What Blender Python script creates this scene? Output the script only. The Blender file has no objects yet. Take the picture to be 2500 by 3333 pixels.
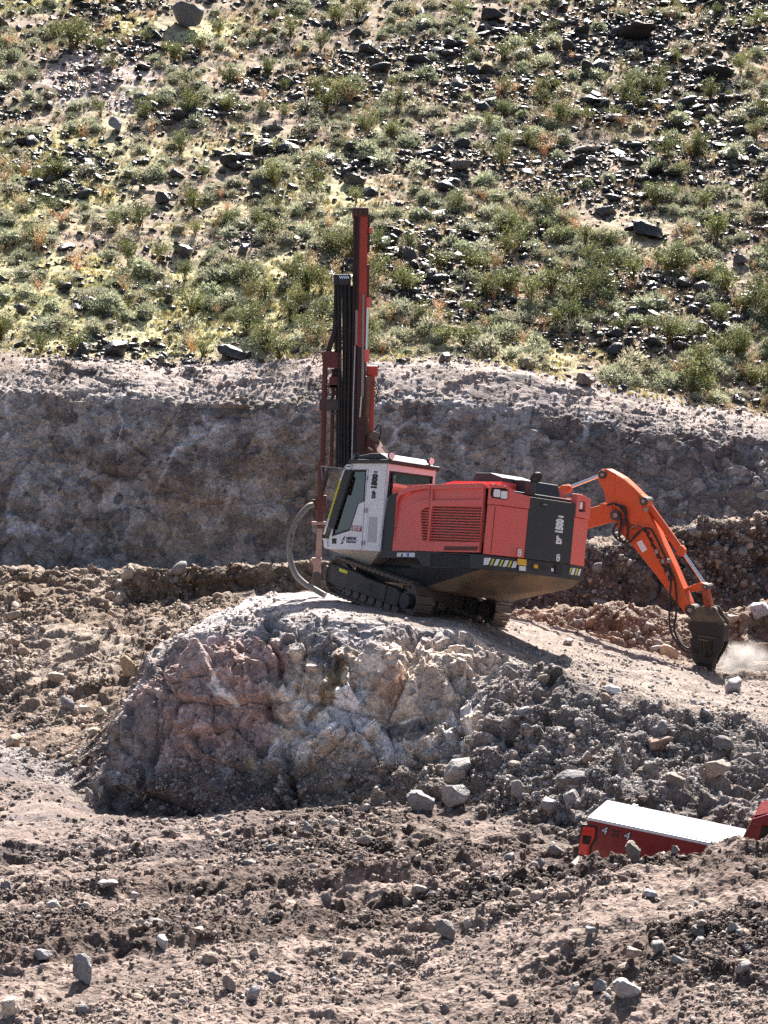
import bpy, bmesh, math, random
import numpy as np
from mathutils import Vector, Matrix

C = bpy.context.scene
COL = C.collection
R = math.radians
# ------------------------------------------------------------------ camera, world, sun, exposure
F = 7500.0                                   # focal length in pixels of the 2500x3333 photograph
PIT = math.atan((1666.5 - 1500.0) / F)       # the camera looks down by this much
cam = bpy.data.cameras.new('camera'); cam_o = bpy.data.objects.new('camera', cam); COL.objects.link(cam_o)
cam.sensor_fit = 'VERTICAL'; cam.sensor_height = 36.0; cam.lens = F / 3333.0 * 36.0
cam.clip_start = 0.5; cam.clip_end = 2000
cam_o.location = (0, 0, 0); cam_o.rotation_euler = (math.pi / 2 - PIT, 0, 0)
C.camera = cam_o
SUN_EL, SUN_AZ = 48.0, 13.0                    # behind the scene, slightly to the right
w = bpy.data.worlds.new('World'); C.world = w; w.use_nodes = True
wn = w.node_tree; bg = wn.nodes['Background']
sky = wn.nodes.new('ShaderNodeTexSky'); sky.sky_type = 'NISHITA'; sky.sun_disc = False
sky.sun_elevation = R(SUN_EL); sky.sun_rotation = R(SUN_AZ)
sky.air_density = 1.0; sky.dust_density = 2.5; sky.ozone_density = 0.7
wn.links.new(sky.outputs[0], bg.inputs[0]); bg.inputs[1].default_value = 0.05
sl = bpy.data.lights.new('sun', 'SUN'); sl.energy = 5.0; sl.angle = R(0.5); sl.color = (1.0, 0.94, 0.86)
so = bpy.data.objects.new('sun', sl); COL.objects.link(so)
sd = Vector((math.sin(R(SUN_AZ)) * math.cos(R(SUN_EL)), math.cos(R(SUN_AZ)) * math.cos(R(SUN_EL)), math.sin(R(SUN_EL))))
so.rotation_euler = sd.to_track_quat('Z', 'Y').to_euler(); so.location = sd * 60
C.view_settings.view_transform = 'Standard'; C.view_settings.look = 'None'
C.view_settings.exposure = 1.6; C.view_settings.gamma = 1.0
C.cycles.max_bounces = 6; C.cycles.volume_max_steps = 64; C.cycles.volume_step_rate = 1.0
C.cycles.use_denoising = False; C.cycles.denoiser = 'OPENIMAGEDENOISE'; C.cycles.denoising_input_passes = 'RGB_ALBEDO_NORMAL'

rng = np.random.default_rng(7); random.seed(7)

def tz(py):
    """tangent z/d of the ray through picture row py"""
    return np.tan(-PIT + np.arctan((1666.5 - np.asarray(py, float)) / F))
def at(px, py, d):
    return Vector(((px - 1250) / F * d, d, float(tz(py)) * d))
def proj(P):
    """world points -> photograph pixels"""
    P = np.asarray(P, float); c, s = math.cos(PIT), math.sin(PIT)
    dep = P[..., 1] * c - P[..., 2] * s; up = P[..., 1] * s + P[..., 2] * c
    return 1250 + F * P[..., 0] / dep, 1666.5 - F * up / dep

# ------------------------------------------------------------------ tagging
def tag(o, label=None, cat=None, group=None, kind=None):
    if label: o['label'] = label
    if cat: o['category'] = cat
    if group: o['group'] = group
    if kind: o['kind'] = kind
    return o
def np_mesh(name, V, Fc, mat=None, col=None, smooth=False):
    """V (n,3), Fc (m,k) with k 3 or 4, col (n,3)"""
    me = bpy.data.meshes.new(name)
    V = np.ascontiguousarray(V, np.float32); Fc = np.ascontiguousarray(Fc, np.int32); k = Fc.shape[1]
    me.vertices.add(len(V)); me.vertices.foreach_set('co', V.ravel())
    me.loops.add(Fc.size); me.loops.foreach_set('vertex_index', Fc.ravel())
    me.polygons.add(len(Fc)); me.polygons.foreach_set('loop_start', np.arange(0, Fc.size, k, dtype=np.int32))
    me.polygons.foreach_set('loop_total', np.full(len(Fc), k, np.int32))
    if smooth: me.polygons.foreach_set('use_smooth', np.ones(len(Fc), bool))
    if col is not None:
        a = me.color_attributes.new('tint', 'FLOAT_COLOR', 'POINT')
        c4 = np.ones((len(V), 4), np.float32); c4[:, :3] = col; a.data.foreach_set('color', c4.ravel())
    me.update(calc_edges=True)
    if mat: me.materials.append(mat)
    return me
def link(name, me, parent=None):
    o = bpy.data.objects.new(name, me); COL.objects.link(o)
    if parent: o.parent = parent
    return o

# ------------------------------------------------------------------ noise
LAT = rng.random((64, 64, 64)).astype(np.float32)
def vnoise(P, scale, seed=0):
    q = np.asarray(P, np.float32) / scale + np.float32(seed * 17.31 + 1000)
    i = np.floor(q).astype(np.int32); f = q - i; f = f * f * (3 - 2 * f); i &= 63
    j = (i + 1) & 63
    x0, y0, z0 = i[..., 0], i[..., 1], i[..., 2]; x1, y1, z1 = j[..., 0], j[..., 1], j[..., 2]
    fx, fy, fz = f[..., 0], f[..., 1], f[..., 2]
    a = LAT[x0, y0, z0] * (1 - fx) + LAT[x1, y0, z0] * fx
    b = LAT[x0, y1, z0] * (1 - fx) + LAT[x1, y1, z0] * fx
    c = LAT[x0, y0, z1] * (1 - fx) + LAT[x1, y0, z1] * fx
    d = LAT[x0, y1, z1] * (1 - fx) + LAT[x1, y1, z1] * fx
    return ((a * (1 - fy) + b * fy) * (1 - fz) + (c * (1 - fy) + d * fy) * fz) * 2 - 1
def fbm(P, scale, octv=4, seed=0, gain=0.5):
    s = 0; a = 1.0
    for k in range(octv): s = s + a * vnoise(P, scale / 2 ** k, seed + k); a *= gain
    return s
def facets(P, scale, seed=0):
    """broken-rock relief: every Voronoi cell is a tilted flat chip. returns height, cell random, edge distance"""
    q = np.asarray(P, np.float32).reshape(-1, 3) / scale + np.float32(500 + seed * 7.7)
    ib = np.floor(q - 0.45).astype(np.int32); n = len(q)
    best = np.full(n, 9e9, np.float32); sec = best.copy(); hid = np.zeros(n, np.int32); cd = np.zeros((n, 3), np.float32)
    for dx in (0, 1):
        for dy in (0, 1):
            for dz in (0, 1):
                c = ib + np.array([dx, dy, dz], np.int32); m = c & 63
                r0 = LAT[m[:, 0], m[:, 1], m[:, 2]]; r1 = LAT[m[:, 1], m[:, 2], m[:, 0]]; r2 = LAT[m[:, 2], m[:, 0], m[:, 1]]
                v = q - c - np.stack([r0, r1, r2], 1) * 0.9
                dd = (v * v).sum(1); nb = dd < best
                sec = np.where(nb, best, np.minimum(sec, dd)); best = np.where(nb, dd, best)
                hid = np.where(nb, (m[:, 0] * 4096 + m[:, 1] * 64 + m[:, 2]), hid); cd[nb] = v[nb]
    L = LAT.ravel(); g = np.stack([L[(hid * 7 + 13) & 262143], L[(hid * 11 + 57) & 262143], L[(hid * 5 + 91) & 262143]], 1) * 2 - 1
    rc = L[(hid * 3 + 29) & 262143]
    h = (cd * g).sum(1) * 1.3 + (rc - 0.5) * 0.8
    sh = P.shape[:-1]
    return h.reshape(sh), rc.reshape(sh), (np.sqrt(sec) - np.sqrt(best)).reshape(sh)
def sstep(a, b, x):
    t = np.clip((x - a) / (b - a), 0, 1); return t * t * (3 - 2 * t)

# ------------------------------------------------------------------ materials
def mat_new(name):
    m = bpy.data.materials.new(name); m.use_nodes = True
    return m, m.node_tree.nodes, m.node_tree.links, m.node_tree.nodes['Principled BSDF']
def ground_mat(name, rough=0.9, spec=0.3, bump=0.5, sc=14.0, var=0.45):
    m, n, l, b = mat_new(name)
    a = n.new('ShaderNodeAttribute'); a.attribute_name = 'tint'
    g = n.new('ShaderNodeNewGeometry')
    n1 = n.new('ShaderNodeTexNoise'); n1.inputs['Scale'].default_value = sc; n1.inputs['Detail'].default_value = 5; n1.inputs['Roughness'].default_value = 0.7
    n2 = n.new('ShaderNodeTexVoronoi'); n2.inputs['Scale'].default_value = sc * 1.3
    l.new(g.outputs['Position'], n1.inputs['Vector']); l.new(g.outputs['Position'], n2.inputs['Vector'])
    mr = n.new('ShaderNodeMapRange'); mr.inputs[1].default_value = 0.3; mr.inputs[2].default_value = 0.7
    mr.inputs[3].default_value = 1 - var; mr.inputs[4].default_value = 1 + var; l.new(n1.outputs[0], mr.inputs[0])
    hs = n.new('ShaderNodeMapRange'); hs.inputs[3].default_value = 1 - var * .6; hs.inputs[4].default_value = 1 + var * .6
    sx = n.new('ShaderNodeSeparateColor'); l.new(n2.outputs['Color'], sx.inputs[0]); l.new(sx.outputs[0], hs.inputs[0])
    mm = n.new('ShaderNodeMath'); mm.operation = 'MULTIPLY'; l.new(mr.outputs[0], mm.inputs[0]); l.new(hs.outputs[0], mm.inputs[1])
    vm = n.new('ShaderNodeVectorMath'); vm.operation = 'SCALE'; l.new(a.outputs['Color'], vm.inputs[0]); l.new(mm.outputs[0], vm.inputs['Scale'])
    l.new(vm.outputs[0], b.inputs['Base Color'])
    b.inputs['Roughness'].default_value = rough; b.inputs['Specular IOR Level'].default_value = spec
    if bump:
        ad = n.new('ShaderNodeMath'); ad.operation = 'ADD'; l.new(n1.outputs[0], ad.inputs[0]); l.new(n2.outputs['Distance'], ad.inputs[1])
        bp = n.new('ShaderNodeBump'); bp.inputs['Strength'].default_value = bump; bp.inputs['Distance'].default_value = 0.6 / sc
        l.new(ad.outputs[0], bp.inputs['Height']); l.new(bp.outputs[0], b.inputs['Normal'])
    return m
M_GROUND = ground_mat('broken_ground', 0.92, 0.25, 0.6, 16, 0.35)
M_ROCK = ground_mat('grey_rock', 0.8, 0.35, 0.5, 20, 0.3)
M_DARKROCK = ground_mat('varnished_dark_rock', 0.46, 0.5, 0.35, 9, 0.4)
M_LEAF = None

# ------------------------------------------------------------------ terrain
# each feature line runs across the picture: (picture column, distance, height given as picture row 'p' or metres 'z')
LINES = [
 ('z', [(-300,10,-6.9),(1700,10,-6.3),(2900,10,-5.6)]),
 ('p', [(-300,25,3400),(1250,24,3400),(2500,21.5,3400),(2900,21.5,3400)]),
 ('p', [(-300,29,3050),(1250,28,3050),(1900,25.5,3050),(2500,25,2980),(2900,25,2950)]),
 ('p', [(-300,33,2880),(600,33,2860),(1250,31,2840),(1700,29.5,2835),(1850,28.8,2826),(1890,28.8,2812),(1930,28.8,2780),(2090,28.7,2784),(2210,28.7,2768),(2277,28.7,2748),(2320,28.5,2722),(2370,28.4,2706),(2500,28.4,2703),(2900,28.2,2650)]),
 ('z', [(-300,36,-6.15),(1250,35,-5.95),(1700,33,-5.75),(1840,30.5,-5.75),(1930,30,-6.15),(2500,29.7,-6.75),(2650,29.6,-7.3),(2900,29.6,-7.6)]),
 ('z', [(-300,40,-6.4),(1250,38,-6.1),(1700,36,-6.05),(1900,34.3,-6.2),(2500,34,-6.75),(2650,34,-7.2),(2900,34,-7.5)]),
 ('p', [(-300,52,2420),(0,50,2450),(150,47,2520),(310,44,2640),(650,43,2650),(1000,42.5,2640),(1400,41.5,2640),(1700,40,2650),(1850,38.5,2640),(2000,37.5,2600),(2250,37,2640),(2500,36.5,2660),(2900,36,2680)]),
 ('p', [(-300,54,2380),(0,52,2420),(150,48.5,2480),(310,45,2560),(450,44.2,2520),(650,43.8,2510),(1000,43.4,2480),(1400,42.6,2480),(1650,41.5,2520),(1720,40.9,2570),(1850,39.8,2560),(2100,38.8,2530),(2500,38.2,2560),(2900,38,2580)]),
 ('p', [(-300,55,2360),(0,53.2,2410),(150,49.5,2460),(310,46.2,2480),(400,45.3,2400),(500,44.9,2280),(620,44.7,2200),(800,44.7,2140),(1100,44.7,2110),(1390,44.5,2130),(1550,44.1,2180),(1650,43.5,2270),(1700,43,2330),(1850,41.8,2380),(2100,40.8,2400),(2500,40.2,2450),(2900,40,2480)]),
 ('p', [(-300,56,2340),(0,54.5,2400),(150,50.5,2440),(250,48.5,2440),(310,47.5,2420),(380,47,2330),(450,46.5,2240),(480,46.3,2180),(540,46,2110),(620,45.8,2060),(720,45.8,2018),(900,45.8,2000),(1100,45.8,2005),(1250,45.8,2018),(1390,45.8,2038),(1500,45.6,2044),(1620,45.2,2110),(1750,44.5,2190),(1900,43.5,2240),(2200,42.5,2310),(2500,42.0,2370),(2900,41.5,2430)]),
 ('p', [(-300,59,2320),(0,57,2370),(150,53,2400),(250,51,2400),(362,49.5,2345),(437,49,2262),(467,49,2142),(527,49.5,2090),(648,50,2035),(708,51,1992),(814,54,1947),(900,54.5,1932),(1050,55,1925),(1250,55,1950),(1400,55,1965),(1550,54.5,1990),(1700,54,2012),(1900,53,2062),(2100,52,2140),(2250,51.5,2190),(2290,51.5,2200),(2340,51.5,2242),(2500,51.5,2238),(2900,51.5,2240)]),
 ('z', [(-300,62,-6.3),(0,60,-6.4),(150,56,-6.3),(362,53,-6.2),(500,54,-5.9),(800,58,-5.2),(1100,60,-4.8),(1400,60,-4.6),(1650,59,-4.3),(1900,57,-4.5),(2200,56,-4.8),(2500,56,-4.9),(2900,56,-4.9)]),
 ('p', [(-300,63,2150),(0,63,2150),(150,62,2170),(362,61,2150),(500,62,2060),(700,64,1980),(1000,64,1960),(1400,63,1960),(1650,60,2010),(1760,59,1995),(1880,58.5,1985),(2050,58.5,1985),(2200,58.5,2010),(2330,58,2050),(2400,58,1990),(2500,58,1960),(2900,58,1940)]),
 ('p', [(-300,68,1960),(0,68,1960),(300,68,1950),(400,69,1975),(560,68.75,1965),(800,68.6,1930),(1000,67.6,1930),(1400,66,1950),(1650,63.6,2000),(1700,63.3,2010),(1900,63,2010),(2200,62.8,2010),(2500,62.3,1990),(2900,62.3,1980)]),
 ('p', [(-300,71,1850),(0,71,1862),(200,71,1868),(390,70,1860),(450,69.2,1855),(600,69,1850),(750,69,1845),(900,68.6,1840),(1000,68,1835),(1300,67,1850),(1600,64.5,1840),(1700,64,1830),(1800,64,1795),(1900,64,1785),(2000,64,1775),(2150,64,1745),(2300,63.5,1712),(2400,63.5,1705),(2500,63.5,1700),(2900,63.5,1680)]),
 ('z', [(-300,73.5,-3.6),(400,73.5,-3.65),(900,72,-3.5),(1300,71,-3.3),(1700,68,-2.7),(2000,67,-2.3),(2300,67,-1.85),(2900,67,-1.7)]),
 ('z', [(-300,75.5,-3.9),(1000,75.5,-3.9),(1700,75,-3.6),(2300,74,-2.8),(2900,74,-2.6)]),
 ('p', [(-300,78.5,1285),(0,78.5,1280),(400,78.5,1290),(700,78.3,1310),(1100,78,1320),(1300,78,1320),(1600,78,1330),(1900,77.5,1370),(2200,77,1420),(2500,76.5,1470),(2900,76,1550)]),
 ('p', [(-300,80.5,1185),(0,80.5,1180),(400,80.5,1198),(620,80.5,1215),(800,80.5,1200),(1100,80,1190),(1400,80,1190),(1700,79.5,1220),(1900,79.3,1270),(2100,79,1310),(2300,78.6,1350),(2500,78.3,1385),(2900,78,1450)]),
 ('p', [(-300,83,1130),(0,83,1130),(600,83,1160),(1000,82.5,1130),(1500,82,1150),(1900,81.5,1210),(2200,81,1270),(2500,80.5,1330),(2900,80,1380)]),
 ('z', [(-300,100,12.4),(2900,100,12.2)]),
 ('z', [(-300,126,26.4),(2900,126,26.4)]),
 ('z', [(-300,175,52),(2900,175,52)]),
]
colX = np.concatenate([np.linspace(-6000, -900, 60)[:-1], np.linspace(-900, -130, 60)[:-1], np.linspace(-130, 2630, 860), np.linspace(2630, 3400, 60)[1:], np.linspace(3400, 8500, 60)[1:]])
K = len(LINES); nc = len(colX)
LD = np.zeros((K, nc)); LZ = np.zeros((K, nc))
for k, (kind, pts) in enumerate(LINES):
    X, D, H = map(np.array, zip(*[(a, b, c) for a, b, c in pts]))
    fx = np.linspace(-6000, 8500, 2901)                       # interpolate on an even grid, then round the corners off
    dd = np.interp(fx, X, D); zz = np.interp(fx, X, H * 1.0)
    if kind == 'p': zz = tz(zz) * dd
    ker = np.exp(-0.5 * (np.arange(-12, 13) / 4.0) ** 2); ker /= ker.sum()
    sm = lambda v: np.convolve(np.pad(v, 12, 'edge'), ker, 'valid')
    LD[k] = np.interp(colX, fx, sm(dd)); LZ[k] = np.interp(colX, fx, sm(zz))
vis = (colX > 0) & (colX < 2500)
rowsU = []
for k in range(K - 1):
    py0 = LZ[k] / LD[k] * F; py1 = LZ[k + 1] / LD[k + 1] * F
    dist = np.hypot(LD[k + 1] - LD[k], LZ[k + 1] - LZ[k]) / LD[k] * F
    ln = np.sqrt((py1 - py0) ** 2 + ((.2 if k < 6 else .12) * dist) ** 2)[vis]
    n = int(np.clip(np.percentile(ln, 85) * 0.307 * 1.25, 6, 420))
    if k == 0 or k == K - 2: n = 14
    rowsU.append(k + np.arange(n) / n)
rowU = np.concatenate(rowsU + [[K - 1]]); nr = len(rowU)
k0 = np.clip(np.floor(rowU).astype(int), 0, K - 2); t = rowU - k0
t = t[:, None]
# monotone-ish smooth path through the lines
def hermite(A):
    Mt = np.zeros_like(A); Mt[1:-1] = (A[2:] - A[:-2]) * 0.5; Mt[0] = A[1] - A[0]; Mt[-1] = A[-1] - A[-2]
    dl = np.diff(A, axis=0)
    lim = 1.1 * np.minimum(np.abs(dl[:-1]), np.abs(dl[1:])); same = dl[:-1] * dl[1:] > 0
    Mt[1:-1] = np.where(same, np.clip(Mt[1:-1], -lim, lim), 0)
    a0, a1, m0, m1 = A[k0], A[k0 + 1], Mt[k0], Mt[k0 + 1]
    return (2*t**3-3*t**2+1)*a0 + (t**3-2*t**2+t)*m0 + (-2*t**3+3*t**2)*a1 + (t**3-t**2)*m1
TD = hermite(LD) * 0.45 + (LD[k0] * (1 - t) + LD[k0 + 1] * t) * 0.55
TZ = hermite(LZ) * 0.45 + (LZ[k0] * (1 - t) + LZ[k0 + 1] * t) * 0.55
T = np.stack([(colX - 1250) / F * TD, TD, TZ], -1)
def normals(T):
    du = np.gradient(T, axis=1); dv = np.gradient(T, axis=0)
    n = np.cross(du, dv); return n / (np.linalg.norm(n, axis=-1, keepdims=True) + 1e-9)
NB = normals(T)
for _ in range(2):     # soften the base normals so that displacement does not fold at the corners
    NB[1:-1] = (NB[:-2] + NB[1:-1] * 2 + NB[2:]) / 4
U = np.broadcast_to(rowU[:, None], TD.shape); X = np.broadcast_to(colX[None], TD.shape)
Pf = T.astype(np.float32)
# warp
Wp = Pf + 0.25 * np.stack([vnoise(Pf, 1.3, 3), vnoise(Pf, 1.3, 4), vnoise(Pf, 1.3, 5)], -1)
big = fbm(Pf, 3.5, 3, 11); med = fbm(Pf, 0.9, 4, 21); fine = fbm(Pf, 0.22, 3, 31, 0.6)
f0, r0, e0 = facets(Wp, 2.3, 4); f1, r1, e1 = facets(Wp, 1.0, 1); f2, r2, e2 = facets(Wp, 0.38, 2); f3, r3, e3 = facets(Pf, 0.14, 3)
# zones (by feature line index)
def z_(a, b, s=0.35): return sstep(a - s, a + s, U) * (1 - sstep(b - s, b + s, U))
hill = sstep(18.4, 19.2, U); wall = z_(15.9, 18.3, .25); crest = z_(17.25, 18.6, .25)
lefty = 1 - sstep(300, 620, X)
mface = z_(6.0, 9.0, .3) * sstep(230, 420, X) * (1 - sstep(1560, 1760, X + 60 * med)); 
rslope = z_(5.6, 9.0, .3) * sstep(1500, 1760, X)
mtop = z_(9.0, 10.3, .2) * sstep(380, 620, X)
trench = z_(13.1, 14.0, .15) * sstep(380, 520, X)
rear = z_(10.6, 15.0, .4)
floor = 1 - sstep(5.6, 6.2, U)
soilpatch = sstep(-.15, .45, fbm(Pf * np.array([.45, 1.0, 1.0], np.float32), 3.0, 3, 41))
amp0 = .25 * mface + .13 * wall + .12 * rslope
amp1 = 0.05 - 0.0 * floor + 0.14 * mface + 0.10 * rslope + 0.10 * rear - 0.02 * wall + 0.0 * hill - .02 * mtop - .04 * crest
amp2 = 0.05 + 0.03 * floor * soilpatch + 0.08 * mface + 0.15 * rslope + 0.07 * rear - 0.02 * wall - .01 * mtop - .03 * hill
amp3 = 0.008 + 0.045 * floor * (1 - sstep(3, 5, U)) + 0.03 * mface + 0.015 * rslope + .03 * wall
cln = (X > 900) & (X < 1720) & (U > 8.8) & (U < 10.3)
cl = np.where(cln, .35, 1.0)
disp = amp0 * f0 + amp1 * f1 * (1.2 - .4 * floor) + amp2 * f2 + amp3 * f3
disp += big * (0.15 * floor + .10 * mface + .12 * rslope + .12 * rear + .12 * wall + .12 * hill)
disp += med * (0.02 * floor + .04 - .02 * mface + .0 * wall + .05 * rslope) + fine * (.025 + .035 * floor)
rut = 0; pale = 0                                   # wheel ruts curving across the pit floor
for ya, kb, kc in ((37.6, .04, .012), (39.6, .04, .012), (34.2, -.03, .010), (32.4, -.03, .010), (30.3, .05, -.012)):
    dr_ = T[..., 1] - (ya + kb * T[..., 0] + kc * T[..., 0] ** 2 + .25 * med); rut = rut + np.exp(-(dr_ / .22) ** 2) - .6 * np.exp(-((np.abs(dr_) - .5) / .2) ** 2); pale = pale + np.exp(-(dr_ / .32) ** 2)
disp -= floor * .10 * rut * (U > 1.5)
# ploughed furrows and ridges across the pit floor
fur = vnoise(Pf * np.array([.22, 1.1, 1.0], np.float32), 1.0, 51); disp += floor * .20 * fur + floor * .08 * vnoise(Wp * np.array([.35, 1.1, 1.0], np.float32), .42, 52) + floor * soilpatch * .07 * f2
strata = vnoise(Wp * np.array([.3, .3, 2.2], np.float32), 1.0, 61) + .6 * vnoise(Wp * np.array([.4, .4, 5.0], np.float32), 1.0, 62)
disp += wall * .05 * strata * (1 - sstep(300, 1100, X)) + wall * .02 * f2
grv = vnoise(Pf * np.array([1.0, 1.0, .15], np.float32), 0.7, 71); disp += wall * (.04 + .10 * sstep(1700, 2300, X)) * grv
grm = vnoise(Pf * np.array([1.0, 1.0, .3], np.float32), 1.0, 73); disp += (mface * .10 + rslope * .15) * grm
crack = np.exp(-(e0 / .03) ** 2) * (mface * .12 + wall * .05) + np.exp(-(e1 / .035) ** 2) * mface * .04; disp -= crack
QX, QY = proj(T); xw = QX + 45 * med; disp -= mface * .30 * np.exp(-((xw - (860 + (QY - 2120) * .2)) / 13) ** 2) + mface * .12 * np.exp(-((xw - (560 - (QY - 2200) * .18)) / 9) ** 2)
bandn = fbm(Pf * np.array([.16, 1.0, 1.0], np.float32), 1.5, 4, 151, .6); flatm = np.clip(np.maximum(pale, sstep(.1, .4, bandn)), 0, 1) * floor
disp *= (1 - .22 * floor * (1 - soilpatch)) * (1 - .35 * flatm)
disp *= cl * (1 - .45 * crest) * (1 - .55 * mface * z_(8.55, 9.5, .3))
dsm = disp.copy()                                   # level ground: soften steps narrower than the rows
for _ in range(1):
    dsm[1:-1] = (dsm[:-2] + 2 * dsm[1:-1] + dsm[2:]) / 4; dsm[:, 1:-1] = (dsm[:, :-2] + 2 * dsm[:, 1:-1] + dsm[:, 2:]) / 4
fw = np.clip(floor + rear * (1 - trench) + mtop + hill + crest + .6 * rslope, 0, 1); disp = disp * (1 - fw) + dsm * fw
T2 = T + NB * disp[..., None]
TN = normals(T2)
# ---- surface colours (soil, pale dust, pink rock, stains, and some shade painted in)
def mix(a, b, w): return a * (1 - w[..., None]) + np.array(b, np.float32) * w[..., None]
bl1 = fbm(Pf, 2.6, 4, 81, .6); bl2 = fbm(Pf, 1.2, 4, 91, .6); bl3 = fbm(Pf, 5.0, 3, 95)
c = np.broadcast_to(np.array((.20, .147, .117), np.float32), Pf.shape).copy()
c = mix(c, (.32, .255, .215), floor * sstep(-.2, .6, bl1) * .85)
c = mix(c, (.115, .083, .064), floor * soilpatch * .85)
c = mix(c, (.30, .20, .16), floor * sstep(.4, .8, bl3) * .7); c = mix(c, (.34, .275, .24), floor * np.clip(pale, 0, 1) * .75)
c = mix(c, (.36, .29, .25), floor * sstep(.15, .55, bandn) * .8); c = mix(c, (.09, .066, .055), floor * sstep(.25, .6, -bandn) * .7)
c = mix(c, (.29, .245, .23), floor * sstep(3.6, 4.6, U) * (1 - sstep(300, 1200, X)) * .8)
c = mix(c, (.26, .225, .215), z_(5.0, 7.5, .3) * (1 - sstep(150, 420, X)))
c = mix(c, (.21, .185, .175), rslope * .9); c = mix(c, (.085, .075, .07), rslope * sstep(.0, .6, bl2) * .7)
XW, YW = QX + 90 * bl2 + 40 * med, QY + 60 * bl1 + 25 * med          # stains and veins of the broken mound
def spot(x, y, rx, ry, lo=.25, hi=.45): return sstep(lo, hi, np.exp(-((XW - x) / rx) ** 2 - ((YW - y) / ry) ** 2) + .12 * bl2)
c = mix(c, (.30, .26, .25), mface)
c = mix(c, (.47, .325, .29), mface * sstep(430, 560, XW) * (1 - sstep(850, 900, XW)) * sstep(2020, 2120, YW) * .9)
c = mix(c, (.27, .24, .25), mface * (spot(620, 2230, 40, 150) + spot(840, 2520, 90, 70)) * .5)
c = mix(c, (.74, .60, .48), mface * sstep(870, 930, XW) * (1 - sstep(1500, 1600, XW)) * sstep(2080, 2150, YW) * .95)
c = mix(c, (.36, .30, .27), mface * sstep(1330, 1480, XW) * sstep(.1, .4, bl2) * .6)
for sx_, sy_, rx_, ry_ in ((1080, 2265, 160, 65), (1150, 2320, 90, 40), (960, 2450, 70, 55), (1235, 2400, 45, 80), (1530, 2330, 70, 32), (720, 2530, 45, 40), (450, 2565, 30, 28), (1480, 2450, 50, 60), (690, 2260, 22, 60)):
    c = mix(c, (.84, .79, .77), mface * spot(sx_, sy_, rx_, ry_) * .9)
c = mix(c, (.22, .14, .075), mface * spot(1010, 2190, 45, 100) * .85); c = mix(c, (.40, .25, .19), mface * spot(1260, 2180, 80, 35) * .7)
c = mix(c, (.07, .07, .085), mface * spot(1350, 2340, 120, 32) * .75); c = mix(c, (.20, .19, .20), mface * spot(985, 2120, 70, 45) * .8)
c = mix(c, (.33, .30, .30), mface * (1 - sstep(2050, 2120, YW)) * .8)
c = mix(c, (.055, .048, .048), z_(5.8, 7.0, .25) * sstep(260, 360, X) * (1 - sstep(1600, 1800, X)) * .75)  # mound foot: dark soil, with its shadow painted into the colour
c[...] = c * (1 - floor[..., None] * np.array((.46, .485, .46), np.float32)); c = mix(c, (.235, .178, .15), flatm * .6)
c = mix(c, (.225, .185, .162), mtop * .9); c = mix(c, (.42, .38, .38), mtop * (1 - sstep(950, 1300, X)) * .9); c = mix(c, (.21, .17, .15), mtop * sstep(.0, .6, bl2) * .5)
rr = rear * (1 - sstep(650, 1000, X) * (U < 12.3))
c = mix(c, (.20, .145, .108), rear * (1 - sstep(900, 1500, X))); c = mix(c, (.29, .235, .195), rear * (1 - sstep(900, 1500, X)) * sstep(-.1, .5, bl1) * .8)
c = mix(c, (.23, .17, .13), rear * sstep(1500, 1700, X)); c = mix(c, (.12, .10, .092), trench * sstep(1500, 1700, X) * .95); c = mix(c, (.13, .10, .075), trench * (1 - sstep(1400, 1600, X)) * .8)  # steep berm and trench faces get their shade painted in as darker colour
wl = np.broadcast_to(np.array((.24, .20, .18), np.float32), Pf.shape).copy()
g = (1 - sstep(500, 1500, X))
wl = mix(wl, (.25, .185, .13), g * .9); wl = mix(wl, (.36, .28, .23), sstep(.1, .7, bl1 + .35 * np.exp(-((X - 800) / 300.) ** 2)) * .75)
wl = mix(wl, (.20, .185, .19), sstep(1100, 1900, X) * .8)
wl = mix(wl, (.42, .395, .395), sstep(.2, .5, bl3 + .4 * bl2 + .55 * np.exp(-((X - 1420) / 330.) ** 2)) * .7)
wl = mix(wl, (.10, .082, .072), sstep(.4, .8, strata + .5 * med) * g * .5); wl = mix(wl, (.33, .27, .22), sstep(.55, .62, r1) * .45); wl = mix(wl, (.13, .115, .115), sstep(.86, .88, r1) * .5); wl = mix(wl, (.36, .31, .28), sstep(.8, .82, r2) * .5); wl = mix(wl, (.09, .08, .085), sstep(.93, .94, r2) * .8)
wl = mix(wl, (.13, .12, .12), sstep(.62, .74, r2) * (e2 > .12) * .0 + sstep(.93, .95, r1) * .0)
wl = mix(wl, (.58, .56, .57), sstep(.94, .985, 1 - np.abs(vnoise(Pf * np.array([1, 1, .35], np.float32) + .15 * med[..., None], 1.3, 101))) * sstep(.1, .5, bl3 - .15 + .5 * sstep(1400, 2200, X)) * .8); wl = mix(wl, (.125, .09, .085), sstep(.25, .6, -bl2 + .3 * bl3) * .5)
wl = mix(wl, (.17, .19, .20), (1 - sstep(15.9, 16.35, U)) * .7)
c = mix(c, (0, 0, 0), wall * 0); c = c * (1 - wall[..., None]) + wl * wall[..., None]
c = mix(c, (.38, .31, .28), crest * sstep(-.6, .2, bl2))
hl = np.broadcast_to(np.array((.37, .28, .205), np.float32), Pf.shape).copy()
hl = mix(hl, (.50, .46, .25), sstep(-.5, .4, bl3 + (1 - (X / 900.)) * .8 - (U - 19.6) * .7) * .85)
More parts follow.
